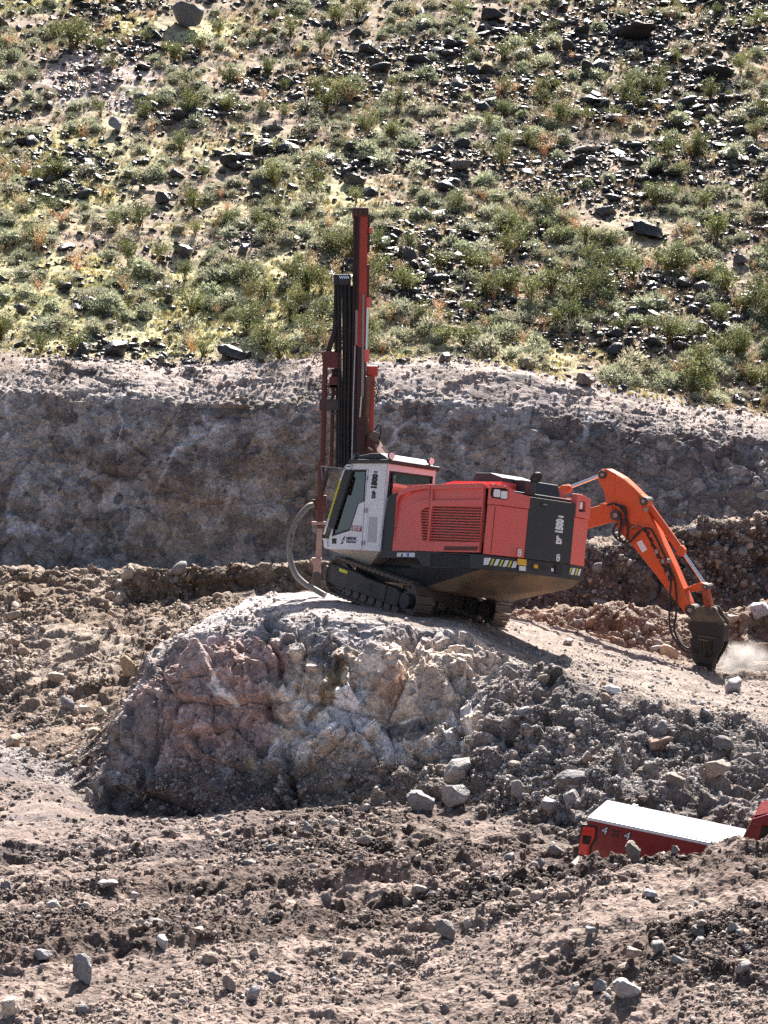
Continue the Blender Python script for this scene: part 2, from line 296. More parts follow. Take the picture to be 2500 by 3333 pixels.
scree = np.exp(-((QX - 330) / 230) ** 2 - ((QY - 270) / 110) ** 2); hl = mix(hl, (.50, .40, .36), sstep(.3, .6, scree + .2 * bl2)); hl = mix(hl, (.20, .16, .13), sstep(.2, .7, bl1) * .5); hl = mix(hl, (.40, .40, .20), sstep(.15, .6, bl2) * .4)
c = c * (1 - hill[..., None]) + hl * hill[..., None]
c *= (0.75 + .5 * r2)[..., None] * (0.8 + .4 * r3)[..., None]
ii = np.arange(nr * nc).reshape(nr, nc)
Fq = np.stack([ii[:-1, :-1], ii[:-1, 1:], ii[1:, 1:], ii[1:, :-1]], -1).reshape(-1, 4)
# the sheet is cut into the pit floor, the cut rock face and the hillside along shared rows
cuts = [0, int(np.searchsorted(rowU, 16.0)), int(np.searchsorted(rowU, 18.35)), nr - 1]
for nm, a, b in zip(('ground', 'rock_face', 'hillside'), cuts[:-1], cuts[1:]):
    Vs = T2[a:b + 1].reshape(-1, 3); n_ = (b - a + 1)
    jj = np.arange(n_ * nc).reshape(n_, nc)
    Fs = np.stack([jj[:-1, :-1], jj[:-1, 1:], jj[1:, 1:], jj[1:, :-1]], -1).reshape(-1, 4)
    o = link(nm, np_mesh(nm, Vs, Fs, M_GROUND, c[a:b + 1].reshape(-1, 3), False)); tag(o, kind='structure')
PX, PY = proj(T2)
# nearest visible row at a pixel
runmin = np.minimum.accumulate(PY, axis=0)
VIS = PY <= runmin + 3.0
VIS &= (np.einsum('ijk,ijk->ij', TN, T2) < 0)
def hit(px, py):
    j = int(np.argmin(np.abs(colX - px))); col = PY[:, j]
    i = int(np.argmax(col <= py)) if (col <= py).any() else nr - 1
    return Vector(T2[i, j]), Vector(TN[i, j]), i, j
# ------------------------------------------------------------------ loose rock
def rock_template(seed, sub=1, flat=1.0, cuts=9):
    r = np.random.default_rng(seed)
    bm = bmesh.new(); bmesh.ops.create_icosphere(bm, subdivisions=sub, radius=1.0)
    V = np.array([v.co[:] for v in bm.verts]); Fc = np.array([[v.index for v in f.verts] for f in bm.faces]); bm.free()
    for _ in range(cuts):
        n = r.normal(size=3); n /= np.linalg.norm(n); d = r.uniform(.34, .72)
        s = V @ n; m = s > d; V[m] -= np.outer(s[m] - d, n)
    V += r.normal(size=V.shape) * .025
    V *= np.array([r.uniform(.8, 1.25), r.uniform(.7, 1.0), r.uniform(.5, .85) * flat])
    return V.astype(np.float32), Fc
ROCK_HI = [rock_template(s, 3, 1, 16) for s in range(6)]
ROCK_MD = [rock_template(20 + s, 2, 1, 12) for s in range(8)]
ROCK_LO = [rock_template(40 + s, 1, 1, 7) for s in range(8)]
SLAB_MD = [rock_template(60 + s, 2, .55, 12) for s in range(6)]
def rotmats(n, tilt=.6):
    a = rng.uniform(0, 2 * np.pi, n); b = rng.normal(0, tilt, n); g = rng.normal(0, tilt, n)
    ca, sa, cb, sb, cg, sg = np.cos(a), np.sin(a), np.cos(b), np.sin(b), np.cos(g), np.sin(g)
    Z = np.zeros(n); O = np.ones(n)
    Rz = np.stack([ca, -sa, Z, sa, ca, Z, Z, Z, O], 1).reshape(-1, 3, 3)
    Rx = np.stack([O, Z, Z, Z, cb, -sb, Z, sb, cb], 1).reshape(-1, 3, 3)
    Ry = np.stack([cg, Z, sg, Z, O, Z, -sg, Z, cg], 1).reshape(-1, 3, 3)
    return Rz @ Rx @ Ry
def merged(name, temps, pos, size, cols, mat, tilt=.6, kind='stuff', upright=False, smooth=False):
    Vs, Fs, Cs = [], [], []; off = 0
    pick = rng.integers(0, len(temps), len(pos))
    for k, tp in enumerate(temps):
        V, Fc = tp[0], tp[1]; m = pick == k; n = int(m.sum())
        if not n: continue
        Rm = rotmats(n, 0.06 if upright else tilt)
        W = np.einsum('nij,vj->nvi', Rm, V) * size[m][:, None, None] + pos[m][:, None, :]
        Vs.append(W.reshape(-1, 3)); Fs.append((Fc[None] + (np.arange(n) * len(V))[:, None, None] + off).reshape(-1, Fc.shape[1])); off += n * len(V)
        cc = np.repeat(cols[m], len(V), 0)
        if len(tp) > 2: cc = cc * np.tile(tp[2], (n, 1))
        Cs.append(cc)
    o = link(name, np_mesh(name, np.concatenate(Vs), np.concatenate(Fs), mat, np.concatenate(Cs), smooth))
    return tag(o, kind=kind)
# sampling places on the terrain, evenly over the visible picture and weighted by a density map
dpy = np.minimum(np.abs(np.gradient(PY, axis=0)), 6) * np.gradient(PX, axis=1)
inw = (PX > -700) & (PX < 3200) & (PY > -60) & (PY < 3420)
pixw = np.where(VIS, np.abs(dpy), 0.0) + .10 * np.abs(dpy)
pixw = np.where(inw, pixw, 0)
def sample(dens, n):
    wv = (pixw * dens).ravel(); cs = np.cumsum(wv); u = rng.uniform(0, cs[-1], n)
    k = np.searchsorted(cs, u); i, j = np.unravel_index(k, TD.shape)
    P = T2[i, j] + rng.uniform(-.04, .04, (n, 3)) * [1, 1, 0]
    return P, i, j
flat_ok = TN[..., 2] > .25
pit = (U < 15.2)
clump = sstep(-.4, .5, fbm(Pf, 1.4, 3, 111)) + .15
d_small = (1 - .35 * flatm) * (pit + .8 * crest) * clump * (1 + 1.0 * rslope + .3 * rear - .9 * (mface * sstep(6.9, 7.4, U)) - .0 * mtop - .0 * z_(5, 7, .5) * (1 - sstep(200, 500, X))) * np.where(cln & (X < 1500) & (U > 9.3), .08, 1) * (1 + 2.0 * z_(8.7, 9.3, .1) * mface)
GREY = np.array([(.36, .34, .34), (.28, .26, .265), (.42, .385, .37), (.30, .25, .22), (.34, .25, .21), (.22, .21, .215), (.48, .46, .46)])
TAN = np.array([(.38, .315, .265), (.28, .215, .17), (.44, .395, .355), (.33, .25, .20), (.22, .165, .13)])
def rock_cols(i, j):
    n = len(i); g = GREY[rng.integers(0, len(GREY), n)]; tn = TAN[rng.integers(0, len(TAN), n)]
    wv = (rear[i, j] * (1 - sstep(1200, 1700, X[i, j]) * .5) + .7 * floor[i, j])[:, None]
    k = g * (1 - wv) + tn * wv
    k = k * .65 + .35 * c[i, j]
    soil = (rng.random(n) < .55 * np.clip(floor + .8 * rear, 0, 1)[i, j])[:, None] * (n > 5000)
    k = np.where(soil, c[i, j] * .85, k)
    return k * rng.uniform(.6, 1.3, (n, 1))
NS = 185000
P, i, j = sample(d_small, NS)
pxs = 2.1 * (rng.pareto(2.0, NS) + 1) ; pxs = np.clip(pxs, 2.1, 15) * np.where(floor[i, j] > .5, 1.25, 1.0)
sz = pxs * T2[i, j][:, 1] / F
merged('loose_stones', ROCK_LO, P, sz, rock_cols(i, j), M_ROCK, .8)
# larger blocks: about 300 of them are things, the rest one mass
NB_ = 3400
d_big = pit * clump * (.5 + 1.6 * rslope + 1.2 * rear + .7 * floor - .49 * (mface * sstep(6.7, 7.4, U)) - .2 * mtop - .4 * z_(5, 7, .5) * (1 - sstep(200, 500, X))) * np.where(cln, 0, 1)
d_big = d_big * np.where((X > 1830) & (U > 2.6) & (U < 5.6), 0, 1)
P, i, j = sample(np.maximum(d_big, 0), NB_)
pxs = np.clip(8.0 * (rng.pareto(2.3, NB_) + 1), 8, 38); sz = pxs * T2[i, j][:, 1] / F
cols = rock_cols(i, j)
inf_ = (np.abs(proj(P)[0] - 1250) < 1260) & (proj(P)[1] > -10) & (proj(P)[1] < 3343); order = np.argsort(-pxs - 1000 * inf_); topn, rest = order[:300], order[300:]
merged('rubble', ROCK_MD, P[rest], sz[rest], cols[rest], M_ROCK, .8)
def tint_meshes(name, temps, tints, mat, smooth=False):
    out = []
    for tn in tints:
        out.append([np_mesh(name, tp[0], tp[1], mat, np.tile(np.array(tn), (len(tp[0]), 1)) * (tp[2] if len(tp) > 2 else 1), smooth) for tp in temps])
    return out
pal = np.concatenate([GREY[[0, 1, 3, 4, 5]], TAN[[0, 1, 3]]]); RM = tint_meshes('rock', ROCK_MD, pal, M_ROCK)
def side_word(px):
    return 'left part' if px < 830 else ('middle' if px < 1670 else 'right part')
def pit_place(px, py, u):
    c5 = ['left edge', 'left', 'left of centre', 'right of centre', 'right', 'right edge'][min(5, max(0, int(px // 417)))]
    if u < 5.6:
        for lim, b in ((2790, 'pit floor before the mound'), (2900, 'far foreground'), (3020, 'middle foreground'), (3160, 'near foreground'), (9999, 'bottom foreground')):
            if py < lim: break
        return b + ', ' + c5
    if u < 10.4:
        if px < 420: return 'pale slope left of the mound'
        if px < 1600: return 'shaded foot of the mound, ' + c5 if u < 8.2 else 'bright rim of the mound, ' + c5
        if u > 9.2: return 'pale ramp below the breaker'
        return ('upper' if u > 8.0 else ('middle' if u > 6.9 else 'lower')) + ' rubble slope ' + ('beside the mound' if px < 1850 else ('above the pickup bed' if px < 2200 else 'above the pickup cab'))
    if px < 1250: return ('far ' if py < 2080 else 'near ') + 'brown spoil behind the mound, ' + c5
    return 'brown spoil behind the ramp, ' + c5
for q in topn:
    tn = int(np.argmin(((pal - cols[q]) ** 2).sum(1))); o = link('rock', RM[tn][int(rng.integers(0, 8))])
    o.location = P[q]; o.rotation_euler = (rng.normal(0, .5), rng.normal(0, .5), rng.uniform(0, 6.28)); s = float(sz[q]); o.scale = (s, s, s * rng.uniform(.8, 1.1))
    ppx, ppy = proj(P[q]); big_ = 'fist-shaped ' if pxs[q] < 17 else 'blocky '
    hue = 'tan' if tn >= 5 else 'grey'
    tag(o, '%s%s rock, %s' % ('small ' if pxs[q] < 13 else ('mid-sized ' if pxs[q] < 20 else 'large '), hue, pit_place(float(ppx), float(ppy), float(U[i[q], j[q]]))), 'rock', 'loose rocks in the pit')
# the boulders one can point to: (column, row of the foot, width px, height px, template, colour, tilt, label)
BOULD = [
 (1360, 2640, 105, 90, 0, (.26, .25, .26), 0, 'rounded grey boulder at the mound foot, left of the pale-topped block'),
 (1480, 2632, 112, 95, 1, (.30, .28, .27), .3, 'flat-topped pale block beside the grey boulder at the mound foot'),
 (1520, 2545, 115, 90, 2, (.33, .30, .29), 0, 'boulder leaning on the lower right corner of the rock mound'),
 (1705, 2620, 70, 75, 3, (.30, .26, .25), .5, 'tilted grey block between the mound and the red pickup'),
 (1860, 2640, 70, 90, 4, (.33, .30, .29), .2, 'upright grey block just left of the pickup tailgate'),
 (1795, 2650, 85, 60, 5, (.27, .26, .28), .1, 'low bluish rock left of the pickup, behind the upright block'),
 (2057, 2806, 60, 92, 0, (.23, .20, .18), 0, 'pointed flat rock standing upright in front of the pickup bed'),
 (2195, 2782, 32, 36, 1, (.25, .24, .23), 0, 'small pointed rock on the ridge right of the standing flat rock'),
 (2400, 2250, 78, 55, 2, (.36, .34, .36), .3, 'pale grey block on the ramp below the breaker, right side'),
 (2000, 2262, 60, 36, 3, (.66, .63, .61), .2, 'bright white flat stone at the edge of the ramp'),
 (1745, 2400, 100, 48, 4, (.36, .25, .20), .35, 'rusty elongated block set in the rubble slope beside the mound'),
 (2150, 2450, 95, 62, 5, (.32, .22, .18), .5, 'rust-faced angular block half way down the shaded rubble slope'),
 (2190, 2560, 85, 60, 0, (.22, .19, .17), 0, 'dark brown boulder low on the rubble slope above the pickup'),
 (2330, 2540, 100, 66, 1, (.32, .26, .22), .5, 'tan slab leaning on the slope above the pickup cab'),
 (1890, 2560, 120, 62, 2, (.18, .17, .175), .4, 'dark slab with a bright top edge above the pickup bed'),
 (2360, 2440, 70, 55, 3, (.17, .15, .145), .3, 'dark block in the rubble at the right edge of the slope'),
 (2470, 2010, 95, 70, 4, (.42, .40, .44), 0, 'large pale lilac boulder on the spoil pile right of the breaker'),
 (2385, 2040, 48, 36, 5, (.40, .33, .30), 0, 'pinkish round rock left of the pale lilac boulder'),
 (2175, 2135, 78, 46, 0, (.44, .36, .30), .4, 'pale tan angular block in front of the breaker hoses'),
 (1905, 2006, 36, 30, 1, (.46, .43, .40), 0, 'pale stone on top of the spoil pile under the drill rig tail'),
 (1855, 2100, 48, 28, 2, (.40, .33, .30), 0, 'smooth pinkish stone lying on the pale ramp'),
 (272, 3195, 72, 105, 3, (.24, .235, .24), .3, 'tall grey slab leaning in the left foreground'),
 (20, 3315, 80, 100, 4, (.50, .43, .36), .2, 'pale sandy block cut by the lower left corner'),
 (625, 3108, 22, 88, 5, (.24, .19, .17), .15, 'narrow reddish slab standing on end in a dark hollow'),
 (525, 3085, 55, 58, 0, (.50, .49, .50), .2, 'white-tipped rock standing in the left foreground'),
 (135, 3130, 75, 45, 1, (.27, .26, .27), 0, 'low grey rock left of the leaning slab'),
 (830, 3260, 55, 60, 2, (.32, .30, .31), .3, 'grey block among brown clods at the bottom middle'),
 (750, 3225, 48, 60, 3, (.30, .23, .20), 0, 'reddish brown clod left of the grey block at the bottom'),
 (2150, 3105, 72, 60, 4, (.25, .235, .23), 0, 'round grey-brown rock casting a long shadow at the lower right'),
 (2070, 3120, 62, 44, 5, (.34, .28, .25), .3, 'tan angular rock left of the round shadow-casting rock'),
 (2035, 3245, 105, 78, 0, (.40, .385, .38), .2, 'large pale grey boulder in the lower right foreground'),
 (1955, 3235, 55, 55, 1, (.22, .22, .235), .4, 'dark bluish block leaning against the pale boulder'),
 (1880, 3235, 42, 48, 2, (.38, .35, .31), 0, 'cube-like buff stone over a dark hollow in the right foreground'),
 (1460, 3050, 78, 60, 3, (.20, .18, .17), .4, 'dark brown slab lying in the middle foreground'),
 (1520, 3030, 40, 60, 4, (.42, .37, .33), .7, 'thin pale slab leaning on the dark brown slab'),
 (1925, 3045, 42, 32, 5, (.30, .30, .31), 0, 'smooth grey cobble beside a pale patch of dust'),
 (2275, 3055, 60, 55, 0, (.18, .165, .155), .3, 'dark rock in the right foreground with a lit top'),
 (2395, 3035, 50, 40, 1, (.33, .31, .29), .2, 'tilted grey rock near the right edge of the foreground'),
 (2440, 3165, 62, 45, 2, (.28, .26, .25), .2, 'grey rock pile stone at the lower right edge'),
 (2130, 2925, 50, 24, 3, (.36, .35, .35), .1, 'flat grey slab on the near ridge below the pickup'),
 (340, 2890, 90, 26, 4, (.34, .32, .31), .1, 'long flat slab resting over dark soil, left foreground'),
 (435, 2930, 34, 32, 5, (.27, .26, .27), 0, 'rounded grey stone right of the long flat slab'),
 (1740, 2825, 34, 30, 0, (.26, .25, .26), 0, 'dark rounded cobble left of the pickup bumper'),
 (1765, 2830, 30, 34, 1, (.23, .22, .23), .3, 'split grey cobble next to the dark cobble by the bumper'),
 (50, 2430, 72, 50, 2, (.36, .30, .24), .1, 'broad tan boulder at the far left foot of the spoil slope'),
 (110, 2460, 32, 34, 3, (.24, .19, .15), 0, 'brown stone right of the broad tan boulder, far left'),
 (300, 2400, 60, 42, 4, (.38, .33, .27), .2, 'buff boulder in the hollow left of the mound'),
 (275, 2325, 46, 36, 5, (.46, .43, .40), 0, 'pale rounded boulder left of the mound, upper one'),
 (180, 2225, 66, 44, 0, (.34, .28, .23), .4, 'square brown block on the spoil slope at the left'),
 (330, 2330, 40, 34, 1, (.44, .40, .35), 0, 'pale cobble against the left flank of the mound'),
 (395, 1905, 40, 26, 2, (.38, .30, .25), 0, 'orange-brown rounded rock at the lip of the trench'),
 (420, 2215, 60, 90, 3, (.40, .30, .20), .1, 'ochre block jutting from the left shoulder of the mound'),
 (330, 2600, 40, 56, 4, (.30, .27, .24), 0, 'upright stone at the left lower corner of the mound'),
 (1440, 1993, 34, 26, 5, (.40, .39, .42), 0, 'pale stone on the mound rim under the drill rig track'),
]
RH = {}
for bx, by, bw, bh, tp, colr, tl, lab in BOULD:
    p, nrm, bi, bj = hit(bx, by); d = p.y; s = d / F
    V = ROCK_HI[tp][0].copy(); V /= np.abs(V).max(0)
    V = V * np.array([bw * .5, bw * .42, bh * .5]) * s
    rt = np.random.default_rng(bx); a = tl * (1 if rt.random() < .5 else -1)
    cc = np.tile(np.array(colr), (len(V), 1))
    o = link('boulder', np_mesh('boulder', V, ROCK_HI[tp][1], M_ROCK, cc))
    o.location = p + Vector((0, 0, bh * s * .36)); o.rotation_euler = (0, a * .6, rt.uniform(-.4, .4))
    tag(o, lab, 'boulder', 'boulders that stand out in the pit')
# rocks set in the cut face
P, i, j = sample(wall * (U < 17.4) * (U > 16.05), 300)
k = rng.uniform(6, 15, 300) * (rng.random(300) ** 2 * .8 + .5); wc = np.where(rng.random((300, 1)) < .6, (.10, .09, .10), (.34, .31, .30)) * rng.uniform(.8, 1.2, (300, 1))
merged('rock_fragments_in_face', ROCK_LO, P, k * 80 / F, wc, M_ROCK, .8)

# ------------------------------------------------------------------ hillside rocks
d_hr = (U > 18.3) * inw * (.18 + sstep(-.1, .35, fbm(Pf, 4.0, 3, 121) + .3 * sstep(1200, 2200, X) * sstep(19.3, 20, U) - .2 * (1 - sstep(300, 900, X))))
NS = 47000
P, i, j = sample(d_hr, NS)
pxs = np.clip(3.6 * (rng.pareto(2.0, NS) + 1), 3.6, 20); sz = pxs * P[:, 1] / F
DK = np.array([(.040, .036, .038), (.030, .028, .030), (.07, .058, .052), (.026, .024, .026)])
def hr_cols(n): return DK[rng.integers(0, 4, n)] * rng.uniform(.7, 1.4, (n, 1))
hc = hr_cols(NS); pinkc = np.exp(-((PX[i, j] - 330) / 230) ** 2 - ((PY[i, j] - 270) / 130) ** 2) > rng.uniform(.2, 1, NS)
hc[pinkc] = np.array((.42, .34, .32)) * rng.uniform(.7, 1.2, (int(pinkc.sum()), 1))
P[:, 2] += sz * .2
merged('hillside_stones', ROCK_LO, P, sz, hc, M_DARKROCK, .5)
NBk = 4500
P, i, j = sample(d_hr, NBk); pxs = np.clip(12 * (rng.pareto(2.3, NBk) + 1), 12, 46); sz = pxs * P[:, 1] / F; P[:, 2] += sz * .15
hc = hr_cols(NBk); inf_ = (np.abs(proj(P)[0] - 1250) < 1260) & (proj(P)[1] > -10) & (proj(P)[1] < 3343); order = np.argsort(-pxs - 1000 * inf_); topn, rest = order[:300], order[300:]
merged('hillside_rock_litter', SLAB_MD + ROCK_MD[:3], P[rest], sz[rest], hc[rest], M_DARKROCK, .35)
HM = tint_meshes('hillside_rock', SLAB_MD + ROCK_MD[:3], DK, M_DARKROCK)
def hill_place(px, py):
    a = ['left edge', 'far left', 'left side', 'left of mast', 'right of mast', 'right of middle', 'right side', 'far right', 'right edge'][min(8, max(0, int(px // 278)))]
    py = py - float(np.interp(px, [1500, 1900, 2200, 2500], [0, 60, 120, 190])) * max(0, min(1, py / 1000))
    for lim, b in ((130, 'topmost slope'), (270, 'upper slope'), (420, 'high slope'), (570, 'upper-middle slope'), (720, 'middle slope'), (870, 'lower-middle slope'), (1010, 'low slope'), (9999, 'cut edge')):
        if py < lim: break
    return b + ', ' + a
for q in topn:
    o = link('hillside_rock', HM[int(rng.integers(0, 4))][int(rng.integers(0, 9))]); s = float(sz[q])
    o.location = P[q]; o.scale = (s * 1.15, s, s); o.rotation_euler = (rng.normal(.1, .25), rng.normal(0, .3), rng.uniform(0, 6.28))
    ppx, ppy = proj(P[q])
    tag(o, '%s dark varnished rock, %s' % ('big' if pxs[q] > 20 else 'smaller', hill_place(float(ppx), float(ppy))), 'hillside rock', 'dark rocks on the hillside')
HB = [
 (605, 90, 130, 90, 0, (.20, .18, .19), .1, 'big streaked grey outcrop at the top left of the hillside', M_ROCK),
 (275, 1160, 50, 56, 1, (.045, .042, .045), 0, 'squarish black boulder on the grass above the cut, left one'),
 (392, 1155, 95, 62, 2, (.045, .042, .05), .1, 'large black pyramid-shaped boulder on the grass above the cut'),
 (765, 1165, 110, 45, 3, (.05, .045, .045), .3, 'long black wedge-shaped boulder above the cut face'),
 (620, 1210, 70, 34, 4, (.16, .15, .15), .5, 'pale-topped tilted slab at the very edge of the cut'),
 (525, 1190, 28, 44, 5, (.10, .09, .09), .2, 'small upright rock between the black boulders above the cut'),
 (595, 830, 90, 46, 0, (.11, .105, .11), .1, 'flat-topped grey boulder amid bushes left of the drill mast'),
 (530, 665, 60, 46, 1, (.06, .055, .06), .2, 'black rock with a glossy top at the left mid hillside'),
 (800, 830, 42, 50, 2, (.10, .09, .09), .3, 'pointed rock with a white flank left of the drill mast'),
 (385, 430, 48, 42, 3, (.30, .29, .30), .6, 'pale tilted slab high on the left of the hillside', M_ROCK),
 (885, 425, 105, 34, 4, (.12, .115, .12), .05, 'broad flat grey slab high in the middle of the hillside'),
 (745, 545, 70, 55, 5, (.04, .038, .04), 0, 'dark block cluster stone above the middle of the hillside'),
 (1150, 600, 95, 55, 0, (.08, .075, .08), .2, 'rocky ledge with a bright top above the drill mast'),
 (1905, 1255, 80, 48, 1, (.16, .12, .10), .1, 'brown boulder at the crest of the cut face on the right'),
 (1455, 1180, 60, 46, 2, (.10, .075, .065), 0, 'brown boulder at the cut edge just right of the drill mast'),
 (2110, 770, 110, 60, 3, (.035, .03, .03), .1, 'black blocky ledge in the right middle of the hillside'),
 (1965, 700, 110, 50, 4, (.07, .065, .07), .1, 'dark outcrop with pale streaks at the right mid hillside'),
 (2060, 130, 150, 60, 5, (.04, .035, .035), .05, 'wide black outcrop at the top right of the hillside'),
 (2320, 250, 120, 50, 0, (.035, .03, .03), .1, 'black rock step at the upper right of the hillside'),
 (1595, 65, 90, 40, 1, (.05, .04, .04), .1, 'dark ledge at the top middle of the hillside'),
 (1925, 495, 110, 20, 2, (.50, .49, .50), .02, 'brilliant white flat slab, largest on the right hillside', M_ROCK),
 (2050, 530, 60, 14, 3, (.48, .47, .48), .02, 'white flat slab below and right of the largest white slab', M_ROCK),
 (1920, 525, 60, 14, 4, (.48, .47, .48), .02, 'small white flat slab under the largest white slab', M_ROCK),
 (1500, 560, 90, 36, 5, (.20, .20, .21), .05, 'grey slab outcrop with pale tops right of the mast top', M_ROCK),
 (2405, 860, 60, 36, 1, (.14, .13, .13), .2, 'angular rock with a white top at the far right hillside'),
 (1380, 900, 50, 22, 2, (.30, .29, .29), .2, 'pale flat stone right of the drill mast'),
]
for e in HB:
    bx, by, bw, bh, tp, colr, tl, lab = e[:8]; mt = e[8] if len(e) > 8 else M_DARKROCK
    p, nrm, bi, bj = hit(bx, by); s = p.y / F
    V = ROCK_HI[tp][0].copy(); V /= np.abs(V).max(0); V = V * np.array([bw * .5, bw * .5, bh * .55]) * s
    o = link('boulder', np_mesh('boulder', V, ROCK_HI[tp][1], mt, np.tile(np.array(colr), (len(V), 1))))
    o.location = p + Vector((0, 0, bh * s * (.25 if mt is not M_ROCK else .5))); o.rotation_euler = (0, tl * .5, (bx % 7) * .1 - .3)
    tag(o, lab, 'boulder', 'boulders that stand out on the hillside')

# ------------------------------------------------------------------ plants
def leaf_mat(name, tr=0.35):
    m, n, l, b = mat_new(name)
    a = n.new('ShaderNodeAttribute'); a.attribute_name = 'tint'
    oi = n.new('ShaderNodeObjectInfo'); mr = n.new('ShaderNodeMapRange'); mr.inputs[3].default_value = .75; mr.inputs[4].default_value = 1.25
    l.new(oi.outputs['Random'], mr.inputs[0])
    vm = n.new('ShaderNodeVectorMath'); vm.operation = 'SCALE'; l.new(a.outputs['Color'], vm.inputs[0]); l.new(mr.outputs[0], vm.inputs['Scale'])
    l.new(vm.outputs[0], b.inputs['Base Color']); b.inputs['Roughness'].default_value = .6
    t = n.new('ShaderNodeBsdfTranslucent'); l.new(vm.outputs[0], t.inputs['Color'])
    mx = n.new('ShaderNodeMixShader'); mx.inputs[0].default_value = tr
    l.new(b.outputs[0], mx.inputs[1]); l.new(t.outputs[0], mx.inputs[2]); l.new(mx.outputs[0], n['Material Output'].inputs[0])
    return m
M_LEAF = leaf_mat('desert_foliage', .42)
def tris(C0, D1, D2):
    """triangles centred at C0 spanned by D1, D2"""
    V = np.stack([C0 - D1 * .5, C0 + D1 * .5, C0 + D2], 1).reshape(-1, 3)
    return V, np.arange(len(V)).reshape(-1, 3)
def unit(v): return v / (np.linalg.norm(v, axis=-1, keepdims=True) + 1e-9)
def sage(seed, n=260):
    r = np.random.default_rng(seed); d = unit(r.normal(size=(n, 3))); d[:, 2] = np.abs(d[:, 2]) * 1.05 - .08
    lump = 1 + .13 * np.sin(d[:, 0] * 5 + seed) * np.cos(d[:, 1] * 4 + seed * 2)
    rad = r.uniform(.55, 1.0, n) ** .5 * lump; C0 = d * rad[:, None] * np.array([.55, .55, .56])
    sp = unit(d + r.normal(size=(n, 3)) * .45) * r.uniform(.10, .19, n)[:, None]; sd_ = unit(np.cross(sp, r.normal(size=(n, 3)))) * .055
    V, Fc = tris(C0, sd_, sp); V = V[:, :]
    cc = np.repeat(r.uniform(.75, 1.2, n), 3)[:, None] * np.ones(3)
    # solid woody heart
    q = rock_template(seed, 1, 1, 3); Vh = q[0] * np.array([.42, .42, .42]) + np.array([0, 0, .1]); Fh = q[1] + len(V)
    return np.concatenate([V, Vh]).astype(np.float32), np.concatenate([Fc, Fh]), np.concatenate([cc, np.ones((len(Vh), 3)) * .6])
def creosote(seed, n=560, stems=14, spread=.62, leafs=.075):
    r = np.random.default_rng(seed); Vs, Fs, Cs = [], [], []; off = 0; tips = []
    for k in range(stems):
        a = r.uniform(0, 6.28); tl = r.uniform(.15, 1.0) * spread; h = r.uniform(.55, 1.0) * (1 - .35 * tl)
        p0 = np.array([r.normal(0, .04), r.normal(0, .04), 0]); p2 = np.array([math.cos(a) * tl, math.sin(a) * tl, h]); p1 = (p0 + p2) / 2 + np.array([-math.cos(a) * .06, -math.sin(a) * .06, .04])
        for A, B, ra, rb in ((p0, p1, .014, .010), (p1, p2, .010, .004)):
            dv = unit(B - A); s1 = unit(np.cross(dv, [0, 0.3, 1.0])); s2 = np.cross(dv, s1); ring = [s1, -s1 * .5 + s2 * .87, -s1 * .5 - s2 * .87]
            V = np.array([A + q * ra for q in ring] + [B + q * rb for q in ring])
            f = []; 
            for q in range(3): w_ = (q + 1) % 3; f += [[q, w_, 3 + w_], [q, 3 + w_, 3 + q]]
            Vs.append(V); Fs.append(np.array(f) + off); off += 6; Cs.append(np.tile([[1.5, 1.15, .95]], (6, 1)))
        tips.append((p1, p2))
    m = n // stems
    for p1, p2 in tips:
        tt = r.uniform(-.05, 1.12, m)[:, None]; C0 = p1 + (p2 - p1) * tt + r.normal(size=(m, 3)) * np.array([.085, .085, .065]) * (1 + 0 * tt)
        C0[:, 2] = np.abs(C0[:, 2])
        sp = unit(r.normal(size=(m, 3)) + [0, 0, .6]) * (leafs * r.uniform(.7, 1.5, m))[:, None]; s_ = unit(np.cross(sp, r.normal(size=(m, 3)))) * leafs * .55
        V, Fc = tris(C0, s_, sp); Vs.append(V); Fs.append(Fc + off); off += len(V)
        Cs.append(np.repeat(r.uniform(.6, 1.35, m) * r.uniform(.8, 1.2), 3)[:, None] * np.array([1, 1, 1]))
    return np.concatenate(Vs).astype(np.float32), np.concatenate(Fs), np.concatenate(Cs)
def tuft(seed, n=26, sp=.5):
    r = np.random.default_rng(seed); a = r.uniform(0, 6.28, n); tl = r.uniform(0, sp, n); h = r.uniform(.5, 1, n)
    C0 = np.stack([r.normal(0, .22, n), r.normal(0, .22, n), np.zeros(n)], 1); tip = np.stack([np.cos(a) * tl, np.sin(a) * tl, h], 1)
    s_ = unit(np.cross(tip, r.normal(size=(n, 3)))) * .10
    V, Fc = tris(C0, s_, tip); return V.astype(np.float32), Fc, np.repeat(r.uniform(.7, 1.25, n), 3)[:, None] * np.ones(3)
SAGE = [sage(s) for s in range(5)]; CREO = [creosote(10 + s) for s in range(6)]; CREO_S = [creosote(30 + s, 300, 9) for s in range(4)]
BRUSH = [creosote(50 + s, 200, 12, .5, .06) for s in range(4)]; TUFT = [tuft(s) for s in range(6)]
keep = np.ones_like(PX)
for e in HB: keep *= 1 - ((np.abs(PX - e[0]) < e[2] * .6 + 12) & (PY > e[1] - e[3] - 14) & (PY < e[1] + 60))
hillw = (U > 18.25) * inw * keep * (1 - .75 * sstep(.35, .6, scree))
rock_avoid = 1 - .8 * sstep(-.1, .35, fbm(Pf, 4.0, 3, 121) + .3 * sstep(1200, 2200, X) * sstep(19.3, 20, U))
